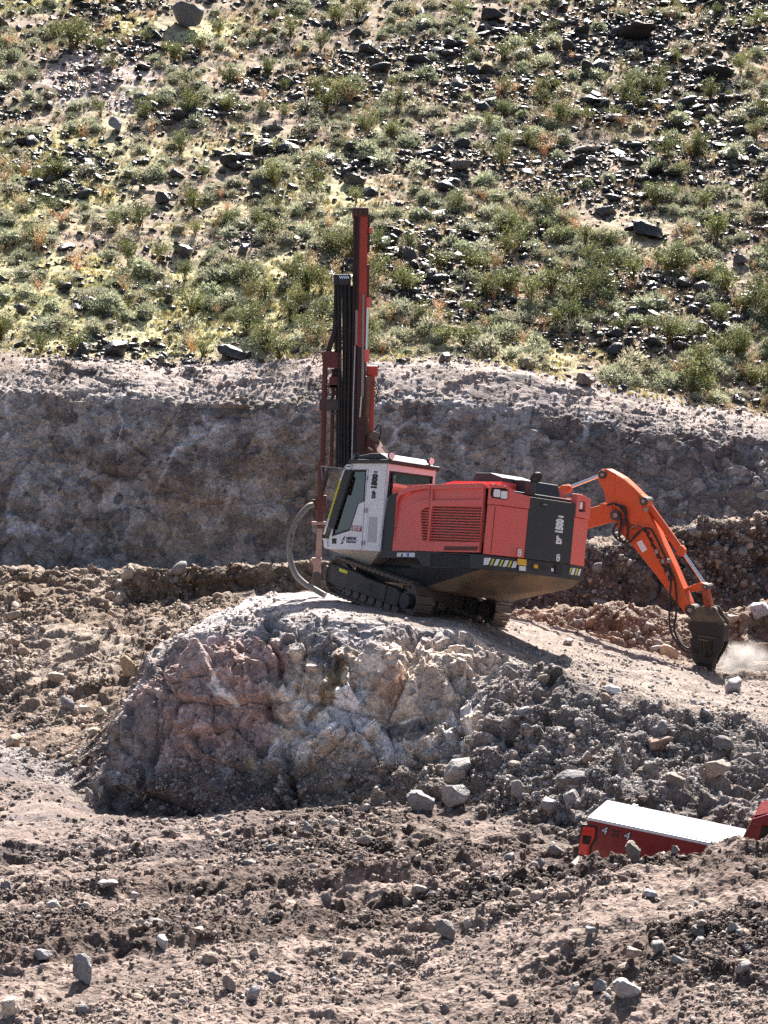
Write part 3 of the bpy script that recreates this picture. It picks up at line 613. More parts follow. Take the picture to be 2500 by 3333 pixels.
# grass and low annuals: nobody could count them
P, i, j = sample(hillw * (.3 + sstep(-.3, .5, bl3 + bl2)), 21000)
yel = sstep(-.2, .5, bl3[i, j] + (1 - X[i, j] / 900) * .8 - (U[i, j] - 19.6) * .7 + .3 * bl2[i, j])[:, None]
gc = (np.array((.62, .55, .26)) * yel + np.array((.50, .38, .24)) * (1 - yel)) * rng.uniform(.65, 1.25, (21000, 1))
o = merged('dry_grass', TUFT, P, rng.uniform(7, 17, 21000) * P[:, 1] / F, gc, M_LEAF, upright=True); tag(o, 'short yellow-green dry grass between the hillside bushes', 'grass')
def plants(nm, cat, temps, dens, n, size_rng, tints, label, group, restname, ntop=300, up=True, zoff=0.0, restkind=True):
    P, i, j = sample(dens, n)
    S = rng.uniform(size_rng[0], size_rng[1], n) * rng.choice([.75, 1, 1, 1.2], n)
    ppx, ppy = proj(P); tl = rng.integers(0, len(tints), n)
    P[:, 2] += zoff
    order = np.argsort(-S / P[:, 1] - 10 * ((ppx > -10) & (ppx < 2510) & (ppy > -10))); topn = order[:ntop]; rest = order[ntop:]
    MM = tint_meshes(nm, temps, tints, M_LEAF)
    for q in topn:
        o = link(nm, MM[tl[q]][int(rng.integers(0, len(temps)))]); o.location = P[q]; s = float(S[q]); o.scale = (s * rng.uniform(.9, 1.3), s, s * rng.uniform(.85, 1.15)); o.rotation_euler = (0, 0, rng.uniform(0, 6.28))
        tag(o, ('broad ' if S[q] > .75 * size_rng[1] + .25 * size_rng[0] else ('mid-sized ' if S[q] > .5 * size_rng[1] + .5 * size_rng[0] else 'compact ')) + label % hill_place(float(ppx[q]), float(ppy[q])), cat, group)
    if len(rest): 
        o = merged(restname, temps, P[rest], S[rest], np.array(tints)[tl[rest]] * rng.uniform(.75, 1.2, (len(rest), 1)), M_LEAF, upright=True); tag(o, None, None, None, 'stuff')
dS = hillw * rock_avoid * (.25 + sstep(-.5, .5, fbm(Pf, 4.0, 3, 131) + .5 * sstep(1000, 1600, X))) * (1 - .88 * (1 - sstep(400, 1000, X)) * (1 - sstep(18.9, 19.4, U)))
plants('sagebrush', 'bush', SAGE, dS * (U > 18.6), 1650, (.48, .88), [(.40, .42, .28), (.45, .46, .33), (.34, .37, .23), (.41, .38, .27)], 'rounded grey-green sagebrush, %s', 'rounded sagebrush on the hillside', 'low_sagebrush')
dC = hillw * (.2 + sstep(-.4, .5, fbm(Pf, 6.0, 2, 141))) * (1 - .7 * (1 - sstep(300, 800, X)) * (1 - sstep(18.9, 19.4, U)))
plants('creosote_bush', 'bush', CREO, dC, 460, (.6, 1.3), [(.15, .165, .062), (.18, .19, .075), (.13, .15, .062)], 'feathery dark green creosote bush, %s', 'creosote bushes on the hillside', 'scattered_creosote')
plants('dry_bush', 'bush', BRUSH, dC, 380, (.5, .95), [(.50, .42, .27), (.48, .45, .28), (.50, .38, .25)], 'twiggy straw-orange dry bush, %s', 'dry bushes on the hillside', 'dry_brush')
# ------------------------------------------------------------------ machine building kit
def paint(name, col, rough=.35, metal=0.0, dirt=.25, dcol=(.30, .24, .19), spec=.5, coat=0.0, scale=2.2):
    m, n, l, b = mat_new(name)
    tc = n.new('ShaderNodeTexCoord')
    n1 = n.new('ShaderNodeTexNoise'); n1.inputs['Scale'].default_value = scale; n1.inputs['Detail'].default_value = 8; n1.inputs['Roughness'].default_value = .65
    l.new(tc.outputs['Object'], n1.inputs['Vector'])
    mr = n.new('ShaderNodeMapRange'); mr.inputs[1].default_value = .42; mr.inputs[2].default_value = .72; mr.inputs[3].default_value = dirt * .25; mr.inputs[4].default_value = dirt
    l.new(n1.outputs[0], mr.inputs[0])
    mx = n.new('ShaderNodeMix'); mx.data_type = 'RGBA'; mx.inputs['A'].default_value = (*col, 1); mx.inputs['B'].default_value = (*dcol, 1)
    l.new(mr.outputs[0], mx.inputs['Factor']); l.new(mx.outputs['Result'], b.inputs['Base Color'])
    mr2 = n.new('ShaderNodeMapRange'); mr2.inputs[3].default_value = rough * .8; mr2.inputs[4].default_value = min(1, rough * 1.5); l.new(n1.outputs[0], mr2.inputs[0]); l.new(mr2.outputs[0], b.inputs['Roughness'])
    b.inputs['Metallic'].default_value = metal; b.inputs['Specular IOR Level'].default_value = spec; b.inputs['Coat Weight'].default_value = coat
    return m
RED = paint('red_paint', (.84, .125, .11), .4, dirt=.34, dcol=(.42, .22, .17)); REDD = paint('worn_dark_red_paint', (.115, .018, .015), .5, dirt=.5, dcol=(.12, .07, .05))
WHT = paint('white_paint', (.80, .79, .82), .35, dirt=.22, dcol=(.42,.38,.34)); BLK = paint('charcoal_paint', (.022, .025, .032), .5, dirt=.16, dcol=(.16, .13, .11))
BLKD = paint('dusty_black_steel', (.03, .03, .034), .6, dirt=.55, dcol=(.17, .13, .10)); RUB = paint('black_rubber', (.012, .013, .016), .55, dirt=.08)
ORG = paint('orange_paint', (.74, .10, .018), .42, dirt=.38, dcol=(.35, .14, .07)); ORGD = paint('grimy_orange_paint', (.5, .08, .02), .5, dirt=.9, dcol=(.10, .045, .03), scale=4)
CHR = paint('chrome_rod', (.8, .8, .82), .12, metal=1, dirt=.05); STL = paint('grey_steel', (.30, .30, .31), .45, metal=.4, dirt=.3); BRS = paint('pinkish_worn_steel', (.42, .25, .22), .6, dirt=.4)
YEL = paint('yellow_paint', (.72, .66, .05), .45, dirt=.1); SAFE = paint('amber_sticker', (.85, .45, .02), .5, dirt=.1); HOSE = paint('grey_hose', (.19, .175, .17), .6, dirt=.35)
BELLY = paint('mud_caked_steel', (.06, .05, .045), .7, dirt=.95, dcol=(.30, .19, .11), scale=1.4); TRK = paint('worn_track_steel', (.13, .105, .095), .55, metal=.2, dirt=.6, dcol=(.22, .16, .13))
TRUCKRED = paint('truck_red_paint', (.24, .001, .012), .2, dirt=.08, coat=.6); COVER = paint('white_bed_cover', (.82, .83, .84), .3, dirt=.05)
LAMP, _n, _l, _b = mat_new('work_lamp_lens'); _b.inputs['Base Color'].default_value = (.9, .88, .9, 1); _b.inputs['Roughness'].default_value = .25
TAILR, _n, _l, _b = mat_new('red_lamp_lens'); _b.inputs['Base Color'].default_value = (.65, .01, .01, 1); _b.inputs['Roughness'].default_value = .1; _b.inputs['Coat Weight'].default_value = 1
INK = paint('black_ink', (.015, .015, .02), .5, dirt=.02); WINK = paint('white_ink', (.8, .8, .82), .5, dirt=.02); BLUEINK = paint('dark_blue_ink', (.03, .035, .10), .5, dirt=.02); TAGRED = paint('dark_red_sticker', (.30, .012, .03), .5, dirt=.02)
GLS, _n, _l, _b = mat_new('tinted_glass'); _b.inputs['Base Color'].default_value = (.45, .58, .62, 1); _b.inputs['Roughness'].default_value = .03; _b.inputs['Transmission Weight'].default_value = 0; _b.inputs['IOR'].default_value = 1.5
_tr = _n.new('ShaderNodeBsdfTransparent'); _tr.inputs[0].default_value = (.66, .80, .84, 1); _gl = _n.new('ShaderNodeBsdfGlossy'); _gl.inputs['Roughness'].default_value = .03
_fr = _n.new('ShaderNodeFresnel'); _ms = _n.new('ShaderNodeMixShader'); _mx = _n.new('ShaderNodeMath'); _mx.operation = 'MAXIMUM'; _mx.inputs[1].default_value = .2; _l.new(_fr.outputs[0], _mx.inputs[0]); _l.new(_mx.outputs[0], _ms.inputs[0]); _l.new(_tr.outputs[0], _ms.inputs[1]); _l.new(_gl.outputs[0], _ms.inputs[2]); _l.new(_ms.outputs[0], _n['Material Output'].inputs[0])
DGL, _n, _l, _b = mat_new('dark_glass'); _b.inputs['Base Color'].default_value = (.01, .012, .015, 1); _b.inputs['Roughness'].default_value = .05

from mathutils.geometry import tessellate_polygon
class MB:
    def __init__(s, M=None): s.v = []; s.f = []; s.M = M
    def add(s, V, Fc):
        o = len(s.v); s.v += [Vector(p) for p in V]; s.f += [[i + o for i in f] for f in Fc]; return s
    def box(s, c0, c1, rot=None, piv=None):
        (a, b, c_), (d, e, f) = c0, c1
        V = [Vector(p) for p in ((a,b,c_),(d,b,c_),(d,e,c_),(a,e,c_),(a,b,f),(d,b,f),(d,e,f),(a,e,f))]
        if rot is not None: pv = Vector(piv) if piv is not None else sum(V, Vector()) / 8; V = [rot @ (p - pv) + pv for p in V]
        return s.add(V, [(0,3,2,1),(4,5,6,7),(0,1,5,4),(1,2,6,5),(2,3,7,6),(3,0,4,7)])
    def bar(s, p0, p1, w, h, up=(0, 0, 1)):
        p0 = Vector(p0); p1 = Vector(p1); d = (p1 - p0).normalized(); sx = d.cross(Vector(up))
        if sx.length < 1e-3: sx = d.cross(Vector((0, 1, 0)))
        sx.normalize(); sy = sx.cross(d); V = []
        for p in (p0, p1): V += [p + sx * a * w / 2 + sy * b * h / 2 for a, b in ((-1,-1),(1,-1),(1,1),(-1,1))]
        return s.add(V, [(0,3,2,1),(4,5,6,7),(0,1,5,4),(1,2,6,5),(2,3,7,6),(3,0,4,7)])
    def cyl(s, p0, p1, r, r2=None, n=16):
        p0 = Vector(p0); p1 = Vector(p1); r2 = r if r2 is None else r2
        d = (p1 - p0).normalized(); a = d.orthogonal().normalized(); b = d.cross(a); V = []
        for p, q in ((p0, r), (p1, r2)): V += [p + (a * math.cos(t) + b * math.sin(t)) * q for t in [2 * math.pi * k / n for k in range(n)]]
        return s.add(V, [list(range(n))[::-1], list(range(n, 2 * n))] + [(k, (k + 1) % n, n + (k + 1) % n, n + k) for k in range(n)])
    def tube(s, pts, r, n=8, sub=6):
        P = [Vector(p) for p in pts]
        if sub > 1 and len(P) > 2:
            Q = []; E = [P[0] * 2 - P[1]] + P + [P[-1] * 2 - P[-2]]
            for k in range(1, len(E) - 2):
                for q in range(sub):
                    t = q / sub; a, b, c_, d = E[k - 1:k + 3]
                    Q.append(.5 * ((2 * b) + (c_ - a) * t + (2 * a - 5 * b + 4 * c_ - d) * t * t + (3 * b - a - 3 * c_ + d) * t ** 3))
            P = Q + [P[-1]]
        V = []; Fc = []; u = (P[1] - P[0]).orthogonal().normalized()
        for k, p in enumerate(P):
            d = (P[min(k + 1, len(P) - 1)] - P[max(k - 1, 0)]).normalized(); u = (u - d * u.dot(d)).normalized(); w_ = d.cross(u)
            V += [p + (u * math.cos(2 * math.pi * q / n) + w_ * math.sin(2 * math.pi * q / n)) * r for q in range(n)]
        for k in range(len(P) - 1):
            for q in range(n): Fc.append((k * n + q, k * n + (q + 1) % n, (k + 1) * n + (q + 1) % n, (k + 1) * n + q))
        Fc += [list(range(n))[::-1], [len(V) - n + q for q in range(n)]]
        return s.add(V, Fc)
    def plate(s, outer, holes, mp, d0, d1):
        """flat plate with holes: mp(u, v, depth) -> point; front at depth d0, back at d1"""
        loops = [outer] + list(holes); flat = [p for lp in loops for p in lp]
        tri = tessellate_polygon([[Vector((p[0], p[1], 0)) for p in lp] for lp in loops])
        nV = len(flat); V = [mp(p[0], p[1], d0) for p in flat] + [mp(p[0], p[1], d1) for p in flat]
        Fc = [tuple(t) for t in tri] + [tuple(q + nV for q in t[::-1]) for t in tri]; o = 0
        for lp in loops:
            m = len(lp)
            for k in range(m): a = o + k; b = o + (k + 1) % m; Fc.append((a, b, b + nV, a + nV))
            o += m
        return s.add(V, Fc)
    def build(s, name, mat, parent=None, bevel=0.0, smooth=False):
        V = s.v
        if s.M is not None: V = [s.M @ p for p in V]
        me = bpy.data.meshes.new(name); me.from_pydata([tuple(p) for p in V], [], s.f); me.materials.append(mat)
        bm = bmesh.new(); bm.from_mesh(me); bmesh.ops.remove_doubles(bm, verts=bm.verts, dist=1e-5); bmesh.ops.recalc_face_normals(bm, faces=bm.faces); bm.to_mesh(me); bm.free()
        if smooth: me.polygons.foreach_set('use_smooth', np.ones(len(me.polygons), bool)); me.set_sharp_from_angle(angle=R(40))
        o = link(name, me, parent)
        if bevel: m = o.modifiers.new('b', 'BEVEL'); m.width = bevel; m.segments = 2; m.limit_method = 'ANGLE'; m.angle_limit = R(40); m.harden_normals = False
        return o
def empty(name, loc, M=None):
    o = bpy.data.objects.new(name, None); COL.objects.link(o); o.empty_display_size = .2
    if M is not None: o.matrix_world = M
    elif loc is not None: o.location = loc
    return o
def lettering(txt, size, M, mat, name, parent, extr=.004, bold=.0, shear=0, squeeze=1.0):
    cu = bpy.data.curves.new(name, 'FONT'); cu.body = txt; cu.size = size; cu.extrude = extr; cu.offset = bold; cu.shear = shear; cu.align_x = 'CENTER'; cu.align_y = 'CENTER'; cu.resolution_u = 3
    t_ = bpy.data.objects.new(name, cu); COL.objects.link(t_); dg = bpy.context.evaluated_depsgraph_get(); me = bpy.data.meshes.new_from_object(t_.evaluated_get(dg)); bpy.data.objects.remove(t_)
    me.name = name; me.transform(M @ Matrix.Diagonal((squeeze, 1, 1, 1))); me.materials.clear(); me.materials.append(mat)
    return link(name, me, parent)
def basis(o, x, y):
    x = Vector(x).normalized(); y = Vector(y); y = (y - x * y.dot(x)).normalized(); z = x.cross(y); M = Matrix.Identity(4)
    for k in range(3): M[k][0], M[k][1], M[k][2], M[k][3] = x[k], y[k], z[k], o[k]
    return M
def ray(px, py):
    return at(px, py, 1.0)
def on_plane(px, py, M, p0, nrm):
    """where the view ray meets a plane given in the local frame M; local coordinates"""
    Mi = M.inverted(); o = Mi @ Vector((0, 0, 0)); d = Mi.to_3x3() @ ray(px, py); nrm = Vector(nrm); t = (Vector(p0) - o).dot(nrm) / d.dot(nrm); return o + d * t

# ------------------------------------------------------------------ drill rig
HX, ROLL = math.atan2(.8, -.6), R(7.0)
MD = Matrix.Translation((.644, 51.02, -3.20)) @ Matrix.Rotation(HX, 4, 'Z') @ Matrix.Rotation(ROLL, 4, 'X')
MDi = MD.inverted()
rig = empty('drill_rig', None, MD)
tag(rig, 'red and white tracked drill rig with tall mast parked on top of the rock mound', 'drill rig')
Y1 = 1.25
def SP(px, py): p = on_plane(px, py, MD, (0, Y1, 0), (0, 1, 0)); return (p.x, p.z)
def z1(x, y): return (900 + x * .36166, 1400 + y * .36166)
def z3(x, y): return (1350 + x * .36166, 1450 + y * .36166)
def zA(x, y): return (1050 + x * .13566, 1500 + y * .13566)
def S1(*pts): return [SP(*z1(*p)) for p in pts]
def S3(*pts): return [SP(*z3(*p)) for p in pts]
def SA(*pts): return [SP(*zA(*p)) for p in pts]
side = lambda u, v, d: Vector((u, Y1 - d, v))
# plan of the tail: side corner, door left, door right, far corner
PA, PB, PC, PD = Vector((-3.82, 1.25, 0)), Vector((-4.12, .42, 0)), Vector((-4.12, -.85, 0)), Vector((-3.93, -1.42, 0))
def face_frame(P, Q):
    dr = (Q - P).normalized(); nr_ = Vector((dr.y, -dr.x, 0))          # outward (towards -x) normal
    if nr_.x > 0: nr_ = -nr_
    def tr(px, py): h = on_plane(px, py, MD, P, nr_); return ((h - P).dot(dr), h.z)
    def mp(u, v, d): return P + dr * u + Vector((0, 0, v)) - nr_ * d
    return tr, mp, (Q - P).length, nr_, dr
trAB, mpAB, LAB, nAB, dAB = face_frame(PA, PB); trBC, mpBC, LBC, nBC, dBC = face_frame(PB, PC); trCD, mpCD, LCD, nCD, dCD = face_frame(PC, PD)
zb = sum(p[1] for p in (SP(1276, 1792), SP(1558, 1797))) / 2            # underside of the red shell
CX = SP(1250, 1650)[0]
# side hood, front section, with the swept recess
fs = S1((1040,1085),(1060,900),(1078,610),(1100,545),(1150,522),(1200,508),(1290,493),(1378,485),(1374,760),(1345,1088))
rec = S1((1082,640),(1105,590),(1200,552),(1366,522),(1364,622),(1262,640),(1213,684),(1215,780),(1246,960),(1240,1022),(1058,1022),(1070,820))
g1 = S3((88,562),(126,548),(118,862),(66,855),(52,620),(58,580))
hood = MB().plate(fs, [rec, g1], side, 0, .07).build('side_hood', RED, rig, .012)
MB().plate(rec, [], lambda u, v, d: Vector((u, Y1 - d - .012 - .075 * max(0, min(1, (v - rec[-2][1]) / 1.2)), v)), 0, .03).build('hood_recess', RED, hood)
# second section with the big grille and the slot above it
ss = S3((147,352),(360,343),(622,338),(612,520),(578,962),(98,952),(122,760))
gr = S3((156,548),(604,545),(584,868),(126,866)); sl_ = S3((160,392),(606,384),(602,486),(158,494)); dc = S3((268,908),(570,908),(566,946),(262,944))
hood2 = MB().plate(ss, [gr, sl_], side, 0, .07).build('grille_panel', RED, rig, .012)
MB().plate(sl_, [], side, .05, .08).build('hood_recess', RED, hood2)
MB().plate(dc, [], side, -.004, .01).build('warning_strip', REDD, hood2)
RADI = paint('dusty_radiator_core', (.10, .06, .05), .7, dirt=.7, dcol=(.34, .24, .20), scale=3)
for gq, par in ((gr, hood2), (g1, hood)):
    MB().plate(gq, [], side, .10, .12).build('radiator_core', RADI, par)
    us = [p[0] for p in gq]; vs = [p[1] for p in gq]; u0, u1, v0, v1 = min(us), max(us), min(vs), max(vs)
    lat = MB(); dv = .058; du = .075; nr__ = int((v1 - v0) / dv)
    for r_ in range(nr__ + 1):
        v = v0 + (r_ + .3) * (v1 - v0) / (nr__ + .6); nu = int((u1 - u0) / du)
        for q in range(nu):
            a = u0 + q * (u1 - u0) / nu; b = u0 + (q + 1) * (u1 - u0) / nu; m_ = (a + b) / 2
            fr = (v - v0) / (v1 - v0); sh = (1 - fr) * (gq[-1][0] - u1) * 0
            if par is hood and (a < min(gq[2][0], gq[3][0]) or a > max(us)): pass
            lat.bar((a, Y1 - .03, v - .012), (m_, Y1 - .015, v + .012), .016, .020).bar((m_, Y1 - .015, v + .012), (b, Y1 - .03, v - .012), .016, .020)
    lat.build('grille_mesh', RED, par)
# tail corner units
zt = lambda tr, px, py: tr(px, py)
ab = [trAB(*p) for p in ((1562,1571),(1610,1575),(1650,1582),(1664,1590),(1673,1603),(1687,1612),(1682,1652),(1625,1643),(1575,1640))]
ab[0] = (0, ab[0][1]); ab[-1] = (0, ab[-1][1]); ab[5] = (LAB, ab[5][1]); ab[6] = (LAB, ab[6][1])
lowAB = [(0, ab[-1][1] - .012), (ab[7][0], ab[7][1] - .012), (LAB, ab[6][1] - .012), (LAB, zb), (0, zb)]
lampL = [trAB(*z3(*p)) for p in ((685,380),(820,385),(842,410),(838,478),(815,490),(690,472),(678,440))]
tailL = MB().plate(ab, [lampL], mpAB, -.03, .10).build('tail_corner', RED, rig, .015)
MB().plate(lampL, [], mpAB, .05, .09).build('lamp_recess', RUB, tailL)
dl = MB().plate(lowAB, [], mpAB, 0, .08); dl.build('access_door', RED, rig, .01)
sx = trAB(1606, 1700)[0]; MB().plate([(sx, zb + .03), (sx + .014, zb + .03), (sx + .014, ab[7][1] - .05), (sx, ab[7][1] - .05)], [], mpAB, -.003, .01).build('panel_gap', RUB, rig)
def lamp(tr, mp, px, py, w, h, par):
    u, v = tr(px, py); pts = [(u + w * math.cos(a) * (abs(math.cos(a)) ** -.35 if abs(math.cos(a)) > .05 else 1), v + h * math.sin(a)) for a in [k * math.pi / 8 for k in range(16)]]
    pts = [(u + w * max(-.95, min(.95, 1.25 * math.cos(a))), v + h * max(-.95, min(.95, 1.25 * math.sin(a)))) for a in [k * math.pi / 8 + .01 for k in range(16)]]
    MB().plate(pts, [], mp, -.01, .06).build('headlight', LAMP, par, .006)
for p in ((740,430),(805,445)): lamp(trAB, mpAB, *z3(*p), .075, .085, tailL)
# black tail door
bt = [trBC(1686, 1614)[1], trBC(1845, 1632)[1]]; zdt = sum(bt) / 2
door = MB().plate([(0, zb), (LBC, zb), (LBC, zdt), (0, zdt)], [], mpBC, -.012, .08).build('tail_door', BLK, rig, .01)
hp = [trBC(*z3(*p)) for p in ((1128,508),(1190,512),(1188,562),(1126,556))]; MB().plate(hp, [], mpBC, -.02, .0).build('door_handle', RUB, door, .005)
hp = [trBC(*z3(*p)) for p in ((1152,524),(1186,527),(1185,540),(1151,537))]; MB().plate(hp, [], mpBC, -.03, .0).build('door_latch', STL, door)
for q, (a, b) in enumerate(((942, 965), (1288, 1010))):
    u, v = trBC(*z3(a, b)); ds = MB()
    for (x0, y0, x1, y1) in ((-.05,-.07,-.02,.07),(-.02,.05,.04,.075),(-.01,-.02,.05,.035),(-.03,-.075,.03,-.045),(.02,-.05,.05,-.01)): ds.plate([(u+x0,v+y0),(u+x1,v+y0),(u+x1,v+y1),(u+x0,v+y1)], [], mpBC, -.016 - q * .0005, -.01)
    ds.build('hazard_decal', WINK, door)
p0 = trBC(*z3(1306, 760)); 
for tx, yy, xx, sz_, sq in (('DP', 850, 1297, .18, .72), ('1500', 728, 1302, .26, .58), ('i', 641, 1312, .17, .8)):
    q = trBC(*z3(xx, yy)); lettering(tx, sz_, basis(mpBC(q[0], q[1], -.014), (0, 0, 1), -dBC), WINK, 'lettering', door, bold=.018, squeeze=sq)
# far tail corner
cd_top = trCD(1870, 1615)[1]; cd_mid = trCD(1860, 1680)[1]
cdm = trCD(*z3(1440, 640))[1]
lampR = [trCD(*z3(*p)) for p in ((1440,492),(1530,505),(1528,598),(1432,588),(1422,560))]; lampR = [(min(LCD - .03, max(.12, a)), b) for a, b in lampR]
up = [(0, cdm), (LCD, cdm), (LCD, cd_top - .04), (LCD - .05, cd_top + .01), (.25, cd_top + .06), (0, cd_top + .06)]
tailR = MB().plate(up, [lampR], mpCD, -.03, .12).build('tail_corner', RED, rig, .015)
MB().plate(lampR, [], mpCD, .05, .09).build('lamp_recess', RUB, tailR)
for p in ((1466,535),(1497,541)): lamp(trCD, mpCD, *z3(*p), .05, .08, tailR)
MB().plate([(0, zb), (LCD, zb), (LCD, cdm - .012), (0, cdm - .012)], [], mpCD, 0, .1).build('access_door', RED, rig, .01)
# solid inside, far side and top
ztop = SP(1480, 1574)[1]
core = MB().box((-3.72, -1.36, zb), (-.95, 1.12, ztop - .06)); core.box((-4.0, -.9, zb), (-3.7, .5, zdt - .05)); core.build('engine_bay', BLK, rig, .02)
MB().box((-3.8, -1.42, zb), (-1.0, -1.37, ztop)).build('far_side_hood', RED, rig, .01)
def topz(px, py, y): p = on_plane(px, py, MD, (0, y, 0), (0, 1, 0)); return p.x, p.z
a = topz(1440, 1566, .55); b_ = topz(1665, 1557, .55)
MB().plate([(-.95, ztop - .3), (-3.3, ztop - .3), (-3.3, b_[1] - .07), (-1.7, b_[1] - .07), (-.95, a[1] - .13)], [], lambda u, v, d: Vector((u, .55 - d, v)), 0, 1.85).box((-3.7, .5, ztop - .08), (-.95, 1.22, ztop - .03)).build('hood_top', RED, rig)
b0 = topz(1534, 1556, .45); tz_ = topz(1600, 1538, .45)[1]; lo = b_[1] - .2
MB().add([(b0[0], .45, lo), (-3.25, .45, lo), (-3.25, -.55, lo), (b0[0], -.55, lo), (b0[0]-.06, .40, tz_), (-2.75, .40, tz_), (-2.75, -.5, tz_), (b0[0]-.06, -.5, tz_), (-3.2, .43, tz_-.10), (-3.2, -.52, tz_-.10)],
         [(0,1,8,5,4),(4,5,6,7),(5,8,9,6),(8,1,2,9),(2,3,7,6,9),(0,4,7,3)]).build('engine_cover', BLK, rig, .015)
e0 = on_plane(1668, 1560, MD, (0, .12, 0), (0, 1, 0))
MB().add([(-2.6,.15,zdt-.2),(-3.72,.15,zdt-.2),(-3.72,-.88,zdt-.2),(-2.6,-.9,zdt-.2),(-2.6,.12,e0.z),(-3.52,.12,e0.z-.01),(-3.52,-.85,e0.z-.01),(-2.6,-.88,e0.z)],
         [(0,1,5,4),(4,5,6,7),(1,2,6,5),(2,3,7,6),(0,4,7,3)]).build('tail_cover', BLK, rig, .02)
MB().box((-3.95, -1.3, zdt - .10), (-3.4, .5, zdt - .06)).build('tail_deck', RED, rig, .01)
ex = on_plane(1727, 1585, MD, (-3.75, 0, 0), (1, 0, 0))
exh = MB().cyl((ex.x, ex.y, ex.z - .18), (ex.x, ex.y, ex.z + .10), .11).build('exhaust_stack', BLKD, rig, 0, True)
fl = on_plane(1747, 1557, MD, (-3.75, 0, 0), (1, 0, 0)); MB().cyl((fl.x, fl.y, fl.z), (fl.x + .03, fl.y, fl.z + .02), .14, n=20).build('exhaust_flap', RUB, exh)
MB().tube([(ex.x, ex.y - .05, ex.z + .12), (ex.x, (ex.y * 2 + fl.y) / 3 - .02, ex.z + .2), (fl.x, fl.y, fl.z)], .03).build('flap_bracket', BLKD, exh, 0, True)
# black base, hazard stripes, belly
zbb = SP(1556, 1851)[1]; xb0 = SP(1372, 1850)[0]; xb1 = SP(1240, 1800)[0]
gm = S3((140,972),(492,985),(488,1102),(132,1098))
base = MB().plate([(PA.x, zb - .01), (xb1, zb - .01), (xb1, SP(1240, 1816)[1]), (SP(1352, 1816)[0], SP(1352, 1816)[1]), (xb0, zbb), (PA.x, zbb)], [gm], side, .02, .12).build('base_frame', BLK, rig, .01)
sc_ = MB(); us = [p[0] for p in gm]; u0, u1 = min(us), max(us)
for k in range(26): u = u0 + (k + .5) * (u1 - u0) / 26; sc_.bar((u - .02, Y1 - .04, gm[2][1]), (u + .02, Y1 - .04, gm[0][1]), .012, .02)
for k in range(9): v = gm[2][1] + (k + .5) * (gm[0][1] - gm[2][1]) / 9; sc_.bar((u0, Y1 - .045, v), (u1, Y1 - .045, v), .012, .02)
sc_.build('vent_screen', BLK, base); MB().plate(gm, [], side, .09, .1).build('vent_backing', RUB, base)
st = S1((1083,1102),(1243,1103),(1240,1142),(1080,1138)); stk = MB().plate(st, [], side, .008, .03).build('notice_sticker', WHT, base)
u, v = SP(*z1(1128, 1124)); MB().plate([(u-.04,v-.03),(u+.04,v-.03),(u,v+.045)], [], side, .002, .01).build('warning_triangle', INK, stk); u, v = SP(*z1(1180, 1122)); MB().plate([(u-.04,v-.035),(u+.04,v-.035),(u+.04,v+.035),(u-.04,v+.035)], [], side, .002, .01).build('blue_symbol', paint('blue_ink', (.05,.18,.6), .5), stk)
band = MB()
for mp, L in ((mpAB, LAB), (mpBC, LBC), (mpCD, LCD)): band.plate([(0, zbb), (L, zbb), (L, zb - .015), (0, zb - .015)], [], mp, 0, .15)
band = band.build('counterweight', BLK, rig, .012)
zT = (1550, 1780, 360 / 1659)
def zt_(x, y): return (zT[0] + x * zT[2], zT[1] + y * zT[2])
def stripes(tr, mp, items, L):
    for (x0, x1, yt, yb_, sl, colr, pts) in items:
        P4 = [tr(*zt_(x0 + sl, yt)), tr(*zt_(x1 + sl, yt)), tr(*zt_(x1, yb_)), tr(*zt_(x0, yb_))]; P4 = [(max(.01, min(L - .01, a)), b) for a, b in P4]
        MB().plate(P4, [], mp, -.005, .01).build('hazard_stripe', colr, band)
Wm, Ym = WINK, YEL
stripes(trAB, mpAB, [(30,52,160,252,30,Wm,0),(72,180,165,268,45,Wm,0),(204,234,178,275,42,Ym,0),(258,315,185,283,45,Wm,0),(342,372,195,290,42,Ym,0),(395,450,200,298,44,Wm,0),(472,502,208,304,42,Ym,0),(526,590,213,315,42,Wm,0)], LAB)
stripes(trCD, mpCD, [(1278,1300,300,398,32,Ym,0),(1318,1362,308,408,32,Wm,0),(1380,1405,314,412,32,Ym,0),(1420,1460,318,418,30,Wm,0),(1480,1504,324,424,28,Ym,0),(1520,1550,332,430,26,Wm,0)], LCD)
def rear_rect(x0, y0, x1, y1, mat, name, dep=-.008, sk=.115):
    P4 = [trBC(*zt_(x0, y0)), trBC(*zt_(x1, y0 + sk * (x1 - x0))), trBC(*zt_(x1, y1 + sk * (x1 - x0))), trBC(*zt_(x0, y1))]
    return MB().plate(P4, [], mpBC, dep, .01).build(name, mat, band)
rear_rect(624, 176, 752, 268, SAFE, 'amber_sticker'); rear_rect(646, 283, 742, 352, WHT, 'notice_sticker'); rear_rect(1125, 318, 1160, 366, WHT, 'notice_sticker')
rear_rect(845, 250, 1045, 340, RUB, 'socket_recess', -.006); rear_rect(855, 262, 905, 318, SAFE, 'tow_hook', -.05); rear_rect(1180, 265, 1275, 400, RUB, 'side_box', -.03)
rear_rect(785, 268, 820, 305, RUB, 'bolt_hole', -.004); rear_rect(1070, 300, 1100, 335, RUB, 'bolt_hole', -.004); rear_rect(780, 200, 1115, 212, RUB, 'panel_gap', -.004)
bm = bmesh.new()
